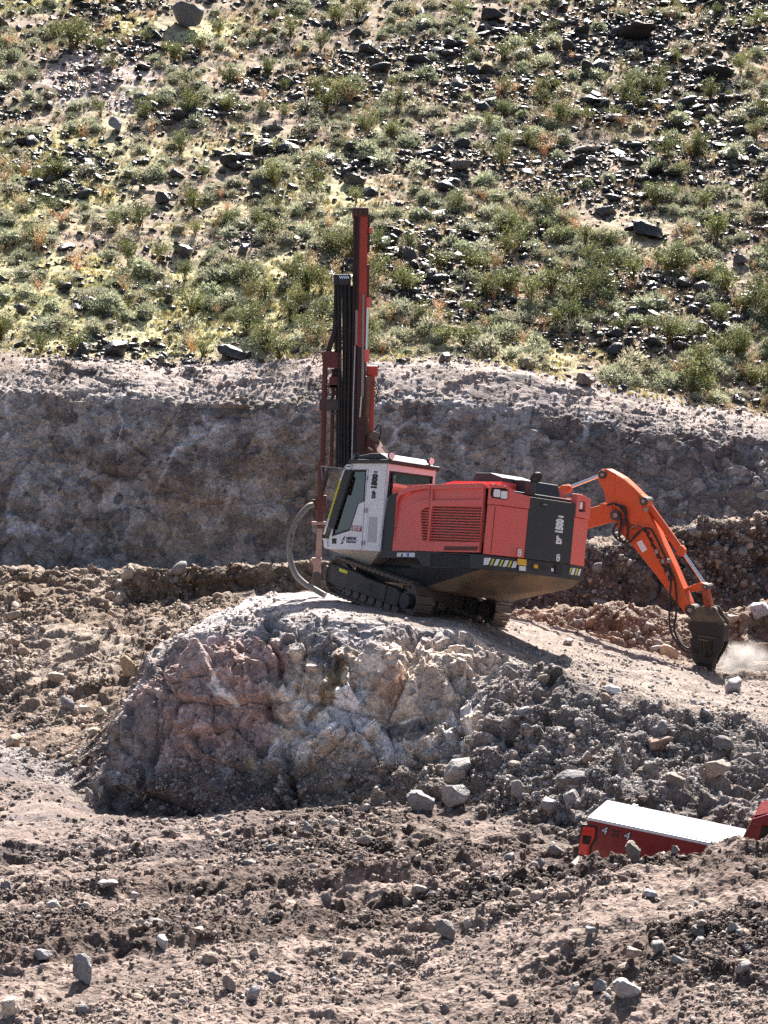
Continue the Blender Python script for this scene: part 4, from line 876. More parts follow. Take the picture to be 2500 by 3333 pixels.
for p in [(-1.3,1.22,zbb+.01),(-3.80,1.22,zbb+.01),(-4.10,.42,zbb+.01),(-4.10,-.85,zbb+.01),(-3.92,-1.40,zbb+.01),(-1.3,-1.40,zbb+.01),(-1.2,.9,zbb-.52),(-2.55,.85,zbb-.50),(-3.2,.25,zbb-.48),(-3.80,-1.25,zbb-.18),(-2.2,-1.0,zbb-.56),(-1.2,-1.0,zbb-.5)]: bm.verts.new(p)
bmesh.ops.convex_hull(bm, input=bm.verts); me = bpy.data.meshes.new('belly_pan'); bm.to_mesh(me); bm.free(); me.materials.append(BELLY); me.materials.append(BLK)
for p_ in me.polygons: p_.material_index = 1 if p_.normal.z > -.62 else 0
o = link('belly_pan', me, rig); mo = o.modifiers.new('b', 'BEVEL'); mo.width = .03; mo.limit_method = 'ANGLE'
# the black panel between cab and hood
bp_ = S1((975,620),(1000,585),(1076,560),(1060,820),(1040,1090),(945,1095),(952,800)); bp_ = [((CX - .06, p[1]) if k == 0 else ((CX - .002, p[1]) if k >= 5 else p)) for k, p in enumerate(bp_)]
MB().plate(bp_, [], side, .03, .5).build('bulkhead', BLK, rig, .015)
MB().box((-.95, -1.2, zb), (-.45, .95, zb + .9)).build('valve_housing', BLK, rig, .02)
# ---- cab
MRED = paint('dirty_shaded_red', (.52, .06, .035), .45, dirt=.45, dcol=(.10, .05, .04), scale=3)  # darker than the hood red: dirt plus backlit shade in the colour
cabf = 1.46
co = SA((725,62),(1545,62),(1545,830),(1420,2180),(950,2145),(120,2110),(130,1930),(200,1800),(640,330))
co = [((CX, p[1]) if k in (1, 2, 3) else p) for k, p in enumerate(co)]
win = SA((735,212),(1052,212),(1000,968),(862,1020),(655,1668),(222,1812),(260,1650),(600,640))
cab = MB().plate(co, [win], side, 0, .05).build('cab', WHT, rig, .012)
wp = [((u * .94 + CU * .06), v * .94 + CV * .06) for (u, v) in win for CU, CV in [(sum(p[0] for p in win) / 8, sum(p[1] for p in win) / 8)]]
MB().plate(win, [wp], side, -.006, .03).build('window_seal', RUB, cab)
MB().plate(win, [], side, .02, .028).build('window_glass', GLS, cab)
zct, zcb = SA((1540, 62))[0][1], SA((1420, 2180))[0][1]
RX = lambda u, v, d: Vector((CX + d, u, v))
def RPt(px, py): p = on_plane(px, py, MD, (CX, 0, 0), (1, 0, 0)); return (p.y, p.z)
yc1 = -.08; rw = [(1.19, RPt(1250, 1530)[1]), (yc1 + .07, RPt(1398, 1549)[1]), (yc1 + .07, RPt(1398, 1549)[1] - .62), (1.19, RPt(1250, 1530)[1] - .58)]
MB().plate([(1.25, zct), (yc1, zct), (yc1, zcb + .1), (1.25, zcb + .1)], [rw], RX, -.002, .05).build('cab_rear_wall', WHT, rig, .01)
rs = [(rw[0][0]-.03, rw[0][1]-.03), (rw[1][0]+.03, rw[1][1]-.03), (rw[2][0]+.03, rw[2][1]+.03), (rw[3][0]-.03, rw[3][1]+.03)]
o = MB().plate(rw, [rs], RX, -.012, .03).build('rear_window', RUB, rig); MB().plate(rw, [], RX, .02, .028).build('pane', GLS, o)
mu = RPt(1278, 1560)[0]; MB().plate([(mu-.02, rw[0][1]), (mu+.02, rw[0][1]), (mu+.02, rw[2][1]), (mu-.02, rw[2][1])], [], RX, -.01, .03).build('mullion', RUB, o)
ft, fb = SA((725, 62))[0], SA((130, 1930))[0]
# front wall, far wall, floor: the far wall and the windscreen are mostly glass
xf = lambda v: ft[0] + (fb[0] - ft[0]) * (ft[1] - v) / (ft[1] - fb[1])
FW = lambda u, v, d: Vector((xf(v) - d, u, v))
zlo = fb[1]; MB().plate([(1.25, zct), (yc1, zct), (yc1, zlo), (1.25, zlo)], [[(1.18, zct-.12), (yc1+.07, zct-.12), (yc1+.07, zlo+.15), (1.18, zlo+.15)]], FW, 0, .05).build('windscreen_frame', WHT, rig, .008)
MB().plate([(1.18, zct-.12), (yc1+.07, zct-.12), (yc1+.07, zlo+.15), (1.18, zlo+.15)], [], FW, .02, .028).build('windscreen', GLS, rig)
FS = lambda u, v, d: Vector((u, yc1 + d, v)); fo = [(u, v) for u, v in [co[0], (CX, zct), (CX, zcb + .1), (co[5][0], zcb + .1), co[7]]]
fwn = win
MB().plate(fo, [fwn], FS, 0, .05).build('cab_far_wall', WHT, rig); MB().plate(fwn, [], FS, .02, .026).build('far_window', GLS, rig)
MB().box((CX, yc1, zcb + .1), (co[5][0] - .03, 1.2, zcb + .16)).build('cab_floor', BLK, rig)
MB().add([(CX,1.25,zcb),(co[5][0],1.22,SA((120,2110))[0][1]),(co[5][0],yc1,zcb+.06),(CX,yc1,zcb),(SA((950,2145))[0][0],1.0,zcb-.32),(SA((950,2145))[0][0],.2,zcb-.32)],[(0,1,4),(1,2,5,4),(2,3,5),(3,0,4,5),(0,3,2,1)]).build('cab_underside', paint('dusty_cream_steel', (.45,.40,.34), .6, dirt=.6), rig)
# seat, console
seat = MB().box((.02, .45, zcb+.35), (.55, .95, zcb+.55)).box((-.12, .47, zcb+.5), (.06, .93, zcb+1.25)).box((-.1, .55, zcb+1.25), (.02, .85, zcb+1.5)).build('operator_seat', paint('brown_seat_fabric', (.12,.08,.06), .8), rig, .05)
MB().box((.75, .2, zcb+.3), (.95, .5, zcb+.95)).box((.1, 1.0, zcb+.5), (.6, 1.12, zcb+.68)).build('control_console', BLK, rig, .03)
MB().plate([(.75, RPt(1290,1600)[1]), (.42, RPt(1290,1600)[1]), (.62, RPt(1298,1557)[1])], [], RX, .30, .31).build('paper_sheet', paint('pale_yellow_paper', (.8,.78,.55), .7), rig)
YR = YEL
MB().tube([(.9, 1.0, zcb+.25), (.75, 1.0, zcb+.7), (.45, 1.0, zcb+.8)], .02).build('grab_handle', YR, rig, 0, True)
# door seam, hinges, vent panel, marks
seam = MB()
for A_, B_ in (((1108,212),(1060,212)), ((1104,212),(1010,1000)), ((1010,1000),(965,1700)), ((965,1700),(945,2140))):
    a, b = SA(A_)[0], SA(B_)[0]; seam.bar((a[0], Y1 + .001, a[1]), (b[0], Y1 + .001, b[1]), .008, .012)
seam.build('door_seam', STL, cab)
hg = MB()
for p in ((1085,420),(1015,1195),(1075,1195),(955,1975),(1015,1975)): u, v = SP(*zA(*p)); hg.cyl((u, Y1 + .015, v - .05), (u, Y1 + .015, v + .05), .014, n=8)
hg.build('door_hinges', STL, cab)
vp = SA((1105,1030),(1475,905),(1400,2085),(1010,2060)); cu_, cv_ = sum(p[0] for p in vp)/4, sum(p[1] for p in vp)/4; vi = [(u*.93+cu_*.07, v*.96+cv_*.04) for u, v in vp]
o = MB().plate(vp, [vi], side, -.008, .0).build('service_panel', WHT, cab, .003)
sg = SA((1120,1345),(1320,1345),(1290,1965),(1070,1950)); MB().plate(sg, [], side, -.004, .0).build('vent_grid', paint('grey_perforated_steel', (.50,.50,.53), .6, dirt=.3, scale=60), o)
def side_text(txt, p, size, mat, par, xdir=(-1, 0, 0), ydir=(0, 0, 1), **k): u, v = SP(*zA(*p)); return lettering(txt, size, basis(Vector((u, Y1 + .004, v)), xdir, ydir), mat, 'lettering', par, **k)
# reading upward, tops of the letters to the left (towards the front)
side_text('DP', (1236, 812), .16, INK, cab, (-.03, 0, 1), (1, 0, 0), bold=.014, squeeze=.8)
side_text('1500', (1255, 500), .25, INK, cab, (-.03, 0, 1), (1, 0, 0), bold=.02, squeeze=.66)
side_text('i', (1278, 268), .16, INK, cab, (-.03, 0, 1), (1, 0, 0), bold=.008)
tg = SA((708,1548),(945,1562),(936,1698),(690,1682)); o = MB().plate(tg, [], side, -.003, .01).build('number_plate', TAGRED, cab)
side_text('RC71.97', (820, 1628), .13, WINK, o, bold=.004, squeeze=.62)
bk = SA((232,1858),(340,1860),(328,1992),(222,1985)); MB().plate(bk, [], side, -.003, .01).build('vent_cap', RUB, cab)
u, v = SP(*zA(640, 1905)); MB().plate([(u+.33,v-.004),(u-.33,v-.004),(u-.33,v+.004),(u+.33,v+.004)], [], side, -.003, .0).build('logo_line', BLUEINK, cab)
lg = MB()
for pl in (((555,1820),(520,1815),(490,1850),(475,1900),(520,1890),(530,1850)), ((505,1920),(470,1925),(455,1960),(432,1985),(445,2000),(485,1990),(500,1950))): lg.plate(SA(*pl), [], side, -.003, 0)
lg.build('logo', BLUEINK, cab); side_text('LANDEX INC', (690, 1862), .085, BLUEINK, cab, bold=.002, squeeze=.75); side_text('Drilling & Blasting', (685, 1945), .065, BLUEINK, cab, squeeze=.75)
# roof
rf = MB().box((CX - .10, yc1 - .06, zct), (ft[0] + .10, 1.31, zct + .09)).build('cab_roof', BLK, rig, .03)
cv = [(CX - .02, zct + .09), (CX + .15, zct + .17), (.1, zct + .235), (.45, zct + .235), (ft[0] - .08, zct + .17), (ft[0] + .04, zct + .09)]
MB().plate(cv, [], lambda u, v, d: Vector((u, 1.24 - d, v)), 0, 1.28).build('roof_cover', BLK, rf, .05)
for px, py, pl, lx in ((1275, 1484, 'a', 0), (1404, 1501, 'b', 0), (1160, 1486, 'c', 0)):
    if pl == 'c': p = on_plane(px, py, MD, (0, 1.2, 0), (0, 1, 0)); dr = Vector((1, .2, 0))
    elif pl == 'a': p = on_plane(px, py, MD, (CX - .12, 0, 0), (1, 0, 0)); dr = Vector((-1, .1, -.05))
    else: p = on_plane(px, py, MD, (CX - .12, 0, 0), (1, 0, 0)); dr = Vector((-1, -.1, -.05))
    o = MB().cyl(p - dr * .0 - dr.normalized() * .10, p, .055, .085).build('work_lamp', RUB, rig, 0, True); MB().cyl(p + dr.normalized() * .001, p + dr.normalized() * .02, .073).build('lens', LAMP, o); MB().bar(p - dr.normalized() * .06, p - dr.normalized() * .05 + Vector((0, 0, -.14)), .03, .03).build('bracket', BLKD, o)
# rails at the windscreen, mirror
yr = Y1 + .02
def atside(px, py, y=yr): return on_plane(px, py, MD, (0, y, 0), (0, 1, 0))
MB().tube([atside(*zA(705,120)), atside(*zA(640,98)), atside(*zA(580,115)), atside(*zA(550,160))], .022, sub=3).tube([atside(*zA(550,160)), atside(*zA(430,470))], .022, sub=1).build('guard_rail', WHT, rig, 0, True)
MB().tube([atside(*zA(430,470)), atside(*zA(150,1380))], .022, sub=1).build('guard_rail', YEL, rig, 0, True); MB().tube([atside(*zA(150,1380)), atside(*zA(30,1760))], .02, sub=1).build('guard_rail', WHT, rig, 0, True)
MB().bar(atside(*zA(640,190)), atside(*zA(200,1600)), .25, .03, (0,1,0)).build('windscreen_guard', BLK, rig)
MB().bar(atside(*zA(560,180)), atside(*zA(690,180)), .05, .05).plate([ (lambda q: (q.x, q.z))(atside(*zA(*p))) for p in ((0,1860),(100,1865),(120,2080),(90,2110),(40,2060),(30,1930))], [], side, -.03, .03).build('cab_bracket', WHT, rig)
mr_ = MB().bar(atside(1066, 1540, 1.6), atside(1050, 1600, 1.6), .03, .10, (0, 1, 0)).build('mirror', BLKD, rig, .01); MB().tube([atside(1045, 1517, 1.5), atside(1080, 1521, 1.5), atside(1125, 1525, 1.3)], .012).tube([atside(1045, 1517, 1.5), atside(1050,1560,1.6)], .010).build('mirror_arm', STL, mr_, 0, True)
# ---- tracks
ca, cb_ = SP(1092, 1874), SP(1318, 1955)
def track(yc, zshift=0.0):
    rt = empty('track', None); rt.parent = rig
    A_, B_ = Vector((ca[0], yc, ca[1] + zshift)), Vector((cb_[0], yc, cb_[1] + zshift)); d = (A_ - B_).normalized(); n_ = Vector((-d.z, 0, d.x)); r = .385; Lc = (A_ - B_).length
    hw = .22; per = 2 * Lc + 2 * math.pi * r; N = int(per / .165); sh = MB()
    for k in range(N):
        s_ = per * k / N
        if s_ < Lc: p = B_ + d * s_ + n_ * r; t_ = d; nn = n_
        elif s_ < Lc + math.pi * r: a = (s_ - Lc) / r; nn = n_ * math.cos(a) + d * math.sin(a); p = A_ + nn * r; t_ = d * math.cos(a) - n_ * math.sin(a)
        elif s_ < 2 * Lc + math.pi * r: q = s_ - Lc - math.pi * r; p = A_ - d * q - n_ * r; t_ = -d; nn = -n_
        else: a = (s_ - 2 * Lc - math.pi * r) / r; nn = -n_ * math.cos(a) - d * math.sin(a); p = B_ + nn * r; t_ = -d * math.cos(a) + n_ * math.sin(a)
        for (w0, w1, y0, y1) in ((-.078, .078, 0, .022), (-.078, -.055, .022, .06), (-.008, .012, .022, .045)):
            V = [p + t_ * a_ + nn * b + Vector((0, c_, 0)) for c_ in (-hw, hw) for a_, b in ((w0, y0), (w1, y0), (w1, y1), (w0, y1))]; sh.add(V, [(0,1,2,3),(7,6,5,4),(0,4,5,1),(1,5,6,2),(2,6,7,3),(3,7,4,0)])
        V = [p + t_ * a_ - nn * b + Vector((0, c_, 0)) for c_ in (-.07, .07) for a_, b in ((-.08, .0), (.08, .0), (.06, .07), (-.06, .07))]; sh.add(V, [(0,1,2,3),(7,6,5,4),(0,4,5,1),(1,5,6,2),(2,6,7,3),(3,7,4,0)])
    sh.build('track_shoes', TRK, rt)
    fr = []; hs = .17
    for a_, b in ((-.10, -.20), (-.12, .10), (.05, .17), (Lc * .45, .17), (Lc * .55, .22), (Lc + .18, .22), (Lc + .22, 0), (Lc + .1, -.22), (Lc * .5, -.20)):
        p = B_ + d * (a_ + .42) + n_ * b; fr.append((p.x, p.z))
    fo_ = MB().plate(fr, [], lambda u, v, dd: Vector((u, yc + .16 - dd, v)), 0, .32).build('track_frame', BLKD, rt, .02)
    q = B_ + d * (Lc * .52) + n_ * .02; MB().cyl(q + Vector((0, .155, 0)), q + Vector((0, .166, 0)), .07, n=16).build('frame_port', RUB, fo_)
    q = B_ + d * (Lc * .93) + n_ * .15; MB().bar(q + Vector((0, .165, 0)) - d * .16, q + Vector((0, .165, 0)) + d * .16, .01, .07).build('reflector', YEL, fo_)
    q = B_ + d * (Lc * .30); MB().bar(q + Vector((0, .17, 0)) - n_ * .17, q + Vector((0, .17, 0)) + n_ * .17, .03, .03, (0, 1, 0)).build('frame_rib', BLKD, fo_)
    MB().cyl(B_ + Vector((0, .10, 0)), B_ + Vector((0, .24, 0)), .17, n=20).build('drive_hub', BLKD, rt, 0, True)
    sp = MB().cyl(B_ - Vector((0, .04, 0)), B_ + Vector((0, .04, 0)), .29, n=24)
    for k in range(15): a = 2 * math.pi * k / 15; u_ = d * math.cos(a) + n_ * math.sin(a); sp.bar(B_ + u_ * .27, B_ + u_ * .36, .07, .06, (0, 1, 0))
    sp.build('sprocket', TRK, rt); MB().cyl(A_ - Vector((0, .06, 0)), A_ + Vector((0, .06, 0)), .31, n=24).cyl(A_ - Vector((0, .12, 0)), A_ + Vector((0, .13, 0)), .12).build('idler', TRK, rt)
    for k in range(7): q = B_ + d * (.45 + k * (Lc - .8) / 6.2) - n_ * (r - .12); MB().cyl(q - Vector((0, .10, 0)), q + Vector((0, .10, 0)), .11).build('track_roller', TRK, rt)
    return rt
track(1.03); track(-1.17)
uc = MB().box((-1.2, -.95, .45), (1.2, .8, .85)).cyl((0, 0, .8), (0, 0, 1.15), .6, n=32).box((-2.2, -.85, .75), (.9, .8, 1.2)).build('undercarriage', BLKD, rig, .02)
# ---- drill feed: everything stands in a plane ahead of the cab
DM = 52.9
def W(px, py, dd=0.0): return MDi @ at(px, py, DM + dd)
toward = MDi.to_3x3() @ Vector((0, -1, 0))
def strip(x0, x1, y0, y1, dep, mat, name, par, dd=0.0, lean=-.020, bev=.008):
    """box in picture-aligned metres: x0..x1 at row y0, leaning with the feed, dep thick"""
    b = MB(); xs = lambda x, y: x + (y0 - y) * -lean * 0
    V = []
    for k in (0, dep):
        for (x, y) in ((x0, y0), (x1, y0), (x1 + (y1 - y0) * lean, y1), (x0 + (y1 - y0) * lean, y1)): V.append(W(x, y, dd) - toward * k)
    b.add(V, [(0,1,2,3),(7,6,5,4),(0,4,5,1),(1,5,6,2),(2,6,7,3),(3,7,4,0)]); return b.build(name, mat, par, bev)
feed = empty('drill_feed', None); feed.parent = rig
strip(1168, 1197, 679, 1130, .34, MRED, 'feed_beam', feed, 0, -.011); GRS = paint('greasy_shaded_steel', (.07, .02, .016), .5, dirt=.6, dcol=(.03, .02, .018), scale=3); strip(1163, 1192, 1130, 1490, .34, GRS, 'lower_feed_beam', feed, 0, -.011)  # dark web and lower beam: grease plus backlit shade put into the colour
strip(1150, 1168, 690, 1490, .30, GRS, 'feed_beam_web', feed, .06, -.010)
strip(1147, 1200, 676, 704, .42, REDD, 'mast_head', feed, -.04)
for x in (1156, 1170, 1184): strip(x, x + 7, 682, 700, .05, BLKD, 'head_bolt', feed, -.08, 0)
strip(1163, 1171, 704, 1010, .03, RUB, 'guide_channel', feed, -.03, -.012); strip(1157, 1165, 1009, 1122, .04, STL, 'guide_wear_strip', feed, -.05, -.012)
MB().tube([W(1156, 1124, -.06), W(1150, 1300, -.06), W(1145, 1510, -.06)], .014).build('air_line', paint('pale_blue_hose', (.45, .55, .62), .4), feed, 0, True)
strip(1197, 1205, 696, 820, .2, BLKD, 'rear_rail', feed, .12, -.01); strip(1200, 1211, 740, 758, .15, RED, 'feed_lug', feed, .05)
strip(1190, 1203, 861, 969, .2, REDD, 'rear_plate', feed, .02, -.01)
MB().cyl(W(1199, 968), W(1198, 1001), .055).build('cylinder_gland', RED, feed, 0, True); MB().cyl(W(1197, 998), W(1193, 1142), .032).build('feed_cylinder_rod', CHR, feed, 0, True)
MB().cyl(W(1193, 1138), W(1192, 1178), .07).build('cylinder_gland', RED, feed, 0, True)
strip(1180, 1187, 957, 1176, .05, STL, 'grey_slide', feed, -.04, -.014); strip(1177, 1186, 1176, 1292, .05, STL, 'grey_slide', feed, -.04, -.02); MB().cyl(W(1177, 1290, -.05), W(1172, 1358, -.05), .02).build('slide_rod', CHR, feed, 0, True)
strip(1192, 1230, 1190, 1224, .35, MRED, 'feed_support_head', feed, .1, 0, .03); strip(1206, 1221, 1222, 1405, .22, MRED, 'feed_support_arm', feed, .1, -.03, .02); strip(1182, 1210, 1226, 1362, .2, BELLY, 'support_plate', feed, .05, -.06)
for pts_, r_ in (([W(1218, 1240), W(1232, 1262), W(1233, 1290), W(1220, 1320)], .012), ([W(1215, 1245), W(1228, 1270), W(1224, 1300)], .012), ([W(1220, 1400), W(1232, 1382), W(1240, 1392), W(1236, 1430)], .018)): MB().tube(pts_, r_).build('hydraulic_hose', RUB, feed, 0, True)
MB().add([W(*p) for p in ((1152,1362,.1),(1196,1356,.1),(1206,1405,.1),(1236,1420,.1),(1236,1462,.1),(1222,1490,.1),(1150,1500,.1))] + [W(p[0], p[1], .5) for p in ((1152,1362),(1196,1356),(1206,1405),(1236,1420),(1236,1462),(1222,1490),(1150,1500))],
         [(0,1,2,3,4,5,6),(13,12,11,10,9,8,7)] + [(k,(k+1)%7,(k+1)%7+7,k+7) for k in range(7)]).build('boom_head', BELLY, feed, .02)
MB().cyl(W(1217, 1422, .0), W(1217, 1422, .35), .125, n=20).build('tilt_pivot', paint('brown_greasy_steel', (.13, .085, .06), .5, dirt=.5), feed, .01, True)
MB().bar(W(1200, 1456, -.1), W(1226, 1476, -.1), .05, .04).bar(W(1246, 1452, -.1), W(1262, 1474, -.1), .06, .08).build('boom_guard', paint('cream_steel', (.6, .52, .38), .6), feed)
MB().bar(W(1190, 1440, .3), MDi @ (MD @ Vector((.3, -.5, 1.4))), .4, .5).build('drill_boom', REDD, rig, .03)
# hose reel and hoses
rl = strip(1086, 1142, 893, 927, .45, BLK, 'hose_reel', feed, -.1, 0, .015)
for k in range(5): MB().bar(W(1105 + k * 6.5, 898, -.16), W(1110 + k * 6.5, 907, -.16), .012, .02).build('roller', CHR, rl)
hb = MB(); rr_ = random.Random(3)
for k in range(11):
    x = 1092 + k * 4.6; b0_ = rr_.uniform(-1.5, 1.5); dd = rr_.uniform(-.12, .1); hb.tube([W(x, 905, dd), W(x + b0_, 1060, dd), W(x * .9 + 1118 * .1 + b0_, 1200, dd), W(x * .8 + 1115 * .2 - b0_, 1370, dd), W(x * .8 + 1112 * .2, 1520, dd + .1)], .019 if k % 3 else .026, 7)
hb.build('hose_bundle', RUB, feed, 0, True)
strip(1088, 1100, 926, 1062, .25, RUB, 'hose_guard', feed, .0, -.03); MB().tube([W(1094, 1040), W(1088, 1085), W(1076, 1120), W(1068, 1146), W(1066, 1170)], .065).build('hose_bend', RUB, feed, 0, True)
strip(1118, 1150, 930, 1530, .12, RUB, 'cable_track', feed, .2, -.012)
# rod handler and drill string
MB().cyl(W(1060, 1142), W(1050, 1500), .062, n=14).cyl(W(1050, 1500), W(1045, 1620), .058, n=14).build('drill_rod', REDD, feed, 0, True); MB().cyl(W(1086, 1200, .1), W(1078, 1520, .1), .045).build('spare_rod', REDD, feed, 0, True)
MB().add([W(*p) for p in ((1046,1146,-.1),(1076,1140,-.1),(1112,1150,-.1),(1112,1200,-.1),(1052,1196,-.1))] + [W(p[0], p[1], .25) for p in ((1046,1146),(1076,1140),(1112,1150),(1112,1200),(1052,1196))], [(0,1,2,3,4),(9,8,7,6,5)] + [(k,(k+1)%5,(k+1)%5+5,k+5) for k in range(5)]).build('rotation_head', REDD, feed, .02)
for (x, y, s_) in ((1040, 1150, 1), (1034, 1160, 1.3), (1038, 1310, 1.1), (1034, 1320, .8)): MB().tube([W(x + 16, y - 6), W(x - 4 * s_, y - 4), W(x - 10 * s_, y + 14 * s_), W(x + 2, y + 26 * s_), W(x + 18, y + 20 * s_)], .014, 6).build('hydraulic_hose', BRS, feed, 0, True)
for (x0, x1, y0, y1) in ((1064,1102,1252,1262),(1040,1102,1298,1336),(1072,1100,1226,1262),(1078,1100,1342,1350)): strip(x0, x1, y0, y1, .2, REDD if y1 < 1300 else BLKD, 'rod_clamp', feed, -.05, 0)
strip(1028, 1063, 1612, 1654, .22, REDD, 'rod_guide', feed, -.08, 0, .02); strip(1016, 1030, 1626, 1660, .12, REDD, 'hose_port', feed, -.05, 0)
MB().cyl(W(1046, 1500), W(1042, 1720), .085, .08).build('dust_pipe', REDD, feed, 0, True); MB().cyl(W(1041, 1700), W(1036, 1840), .068, .062).build('dust_pipe', BRS, feed, 0, True)
strip(1014, 1060, 1698, 1708, .25, BRS, 'pipe_flange', feed, -.1, 0); strip(1014, 1047, 1816, 1835, .25, BRS, 'rod_guide', feed, -.1, 0); strip(1020, 1044, 1834, 1866, .2, BRS, 'dust_hood', feed, -.08, 0); 
MB().cyl(W(1031, 1862), W(1030, 1915), .10, .13).build('dust_hood', BLKD, feed, 0, True)
MB().tube([W(1018,1643,-.1),(W(1000,1652,-.2)),W(966,1694,-.3),W(948,1740,-.35),W(941,1800,-.4),W(958,1862,-.5),W(990,1898,-.6),W(1030,1922,-.7),W(1058,1938,-.8)], .068, 14, 8).build('suction_hose', HOSE, rig, 0, True)
rm = MB()
for px, py, l_ in ((948,1738,14),(944,1772,9),(946,1758,6),(968,1700,5)): rm.bar(W(px, py, -.43), W(px + 1, py + l_, -.43), .03, .02)
rm.build('hose_scuffs', RUB, rig)
# ------------------------------------------------------------------ excavator with hydraulic breaker
tip = at(2340, 2175, 53.4); ud = Vector((.916, -.40, 0)).normalized(); hx = math.atan2(ud.y, ud.x)
ME = Matrix.Translation((tip.x - ud.x * 6.3, tip.y - ud.y * 6.3, -3.5)) @ Matrix.Rotation(hx, 4, 'Z'); MEi = ME.inverted()
exc = empty('excavator', None, ME); tag(exc, 'orange excavator working a black hydraulic breaker behind the drill rig', 'excavator')
def E(px, py, y=0.0): p = on_plane(px, py, ME, (0, y, 0), (0, 1, 0)); return Vector((p.x, y, p.z))
def z4(x, y): return (1750 + x * .45208, 1450 + y * .45208)
def E4(*pts): return [(lambda p: (p.x, p.z))(E(*z4(*q))) for q in pts]
def arm(pts, w, y0=0.0): return MB().plate(E4(*pts), [], lambda u, v, d: Vector((u, y0 - w / 2 + d, v)), 0, w)
stick = arm(((452,195),(480,170),(520,168),(590,205),(640,235),(700,290),(760,350),(815,395),(810,480),(880,610),(1000,860),(1110,1120),(1125,1165),(1080,1205),(1000,1100),(880,940),(720,740),(590,600),(570,540),(575,440),(510,415),(495,330),(455,250)), .42).build('stick', ORG, exc, .02)
hd = E4((590,210),(640,240),(700,300),(770,400),(780,470),(760,540),(730,572),(690,560),(640,500),(600,420),(578,330),(575,260)); MB().plate(hd, [], lambda u, v, d: Vector((u, -.235 + d, v)), 0, .47).build('stick_side_plate', ORG, stick, .01)
arm(((575,440),(640,500),(700,560),(760,575),(780,590),(700,610),(640,570),(590,560),(560,500)), .46).build('grimy_joint', ORGD, stick, .03)
arm(((330,465),(500,420),(560,420),(610,450),(620,510),(590,545),(520,555),(340,605),(0,700),(-600,980),(-700,900),(-560,760),(0,560)), .34).build('boom', ORG, exc, .02)
MB().box((-.5, -.6, 1.0), (.3, .6, 1.9)).build('boom_foot', ORGD, exc, .02)
for x in (468, 530): arm(((x, 418), (x + 22, 412), (x + 26, 455), (x + 2, 462)), .40).build('boom_bracket', ORG, exc, .01)
# cylinders
def cylb(p, q, r, mat, name, y=0.0): a = E(*z4(*p), y); b = E(*z4(*q), y); return MB().cyl(a, b, r, n=16).build(name, mat, exc, 0, True)
cylb((-300, 480), (235, 300), .085, ORG, 'stick_cylinder', .02); arm(((160,300),(185,285),(240,285),(248,320),(225,345),(165,330)), .20).build('cylinder_head', ORG, exc, .03); cylb((235, 300), (455, 215), .042, CHR, 'stick_cylinder_rod', .02)
arm(((-500,430),(-280,420),(-260,560),(-480,600)), .3).build('boom_lug', ORG, exc, .02)
cylb((805, 440), (1045, 770), .085, ORG, 'breaker_cylinder'); arm(((1020,730),(1045,715),(1070,750),(1065,790),(1030,800),(1000,775)), .20).build('cylinder_head', ORG, exc, .03); cylb((1050, 775), (1200, 990), .042, CHR, 'breaker_cylinder_rod')
for p, r in (((490,210),.10),((785,400),.10),((585,500),.13),((1228,1015),.07),((1120,1180),.12)):
    q = E(*z4(*p)); o = MB().cyl(q + Vector((0, -.26, 0)), q + Vector((0, .26, 0)), r, n=20).build('pivot_pin', BLKD, exc, .01); MB().cyl(q + Vector((0, -.28, 0)), q + Vector((0, .28, 0)), r * .45, n=14).build('pin_cap', STL, o)
arm(((1060,1030),(1160,990),(1200,985),(1240,1000),(1240,1040),(1190,1040),(1120,1055),(1115,1035),(1070,1050)), .30).build('tipping_link', ORG, exc, .015)
arm(((1190,1040),(1235,1030),(1262,1150),(1255,1170),(1215,1165)), .26).build('tipping_link', ORGD, exc, .015)
MB().plate(E4((735,695),(770,678),(810,745),(775,770)), [], lambda u, v, d: Vector((u, -.218 - .006 + d, v)), 0, .01).build('data_sticker', WINK, stick); 
gp = MB()
for k in range(26):
    rr = random.Random(k); x = 790 + k * 7.4 + rr.uniform(-6, 6); y = 590 + k * 14.5; w_ = rr.uniform(8, 22); gp.plate(E4((x - w_ * .6, y), (x + w_ * .5, y - 6), (x + w_, y + 16), (x - w_ * .3, y + 20)), [], lambda u, v, d: Vector((u, -.216 + d - .0004 * k, v)), 0, .006)
gp.build('grease_stains', RUB, stick)
def hz(pts, y, r=.026): MB().tube([E(*z4(p[0], p[1]), p[2] if len(p) > 2 else y) for p in pts], r, 7).build('hydraulic_hose', RUB, exc, 0, True)
hz(((500,430),(560,420),(610,460),(640,520),(650,600),(640,680),(600,690),(560,660),(545,610),(570,560)), -.30); hz(((560,430),(620,440),(640,500),(600,600),(590,660),(620,700),(670,690),(700,650),(760,600),(815,600)), -.33); hz(((590,480),(600,560),(585,640),(610,700),(660,700),(740,620)), -.28, .02)
hz(((815,600),(850,660),(900,760),(940,850),(985,960),(1000,1060),(1000,1200),(985,1310),(1010,1390),(1060,1450),(1150,1478)), -.30); hz(((930,850),(960,960),(955,1080),(950,1220),(960,1330),(1000,1410),(1060,1480),(1150,1498)), -.36)
cl_ = MB()
for p in ((885,760),(930,830),(972,915),(970,828),(805,462)): q = E(*z4(*p)); cl_.box((q.x - .04, -.33, q.z - .05), (q.x + .04, -.27, q.z + .05))
cl_.build('hose_clamps', STL, exc, .008)
hl_ = MB().tube([E(*z4(740, 560), -.24), E(*z4(660, 600), -.24)], .01); 
hl_.tube([E(*z4(710,285)), E(*z4(745,290)), E(*z4(750,320))], .012, 6).build('grab_loop', STL, exc, 0, True)
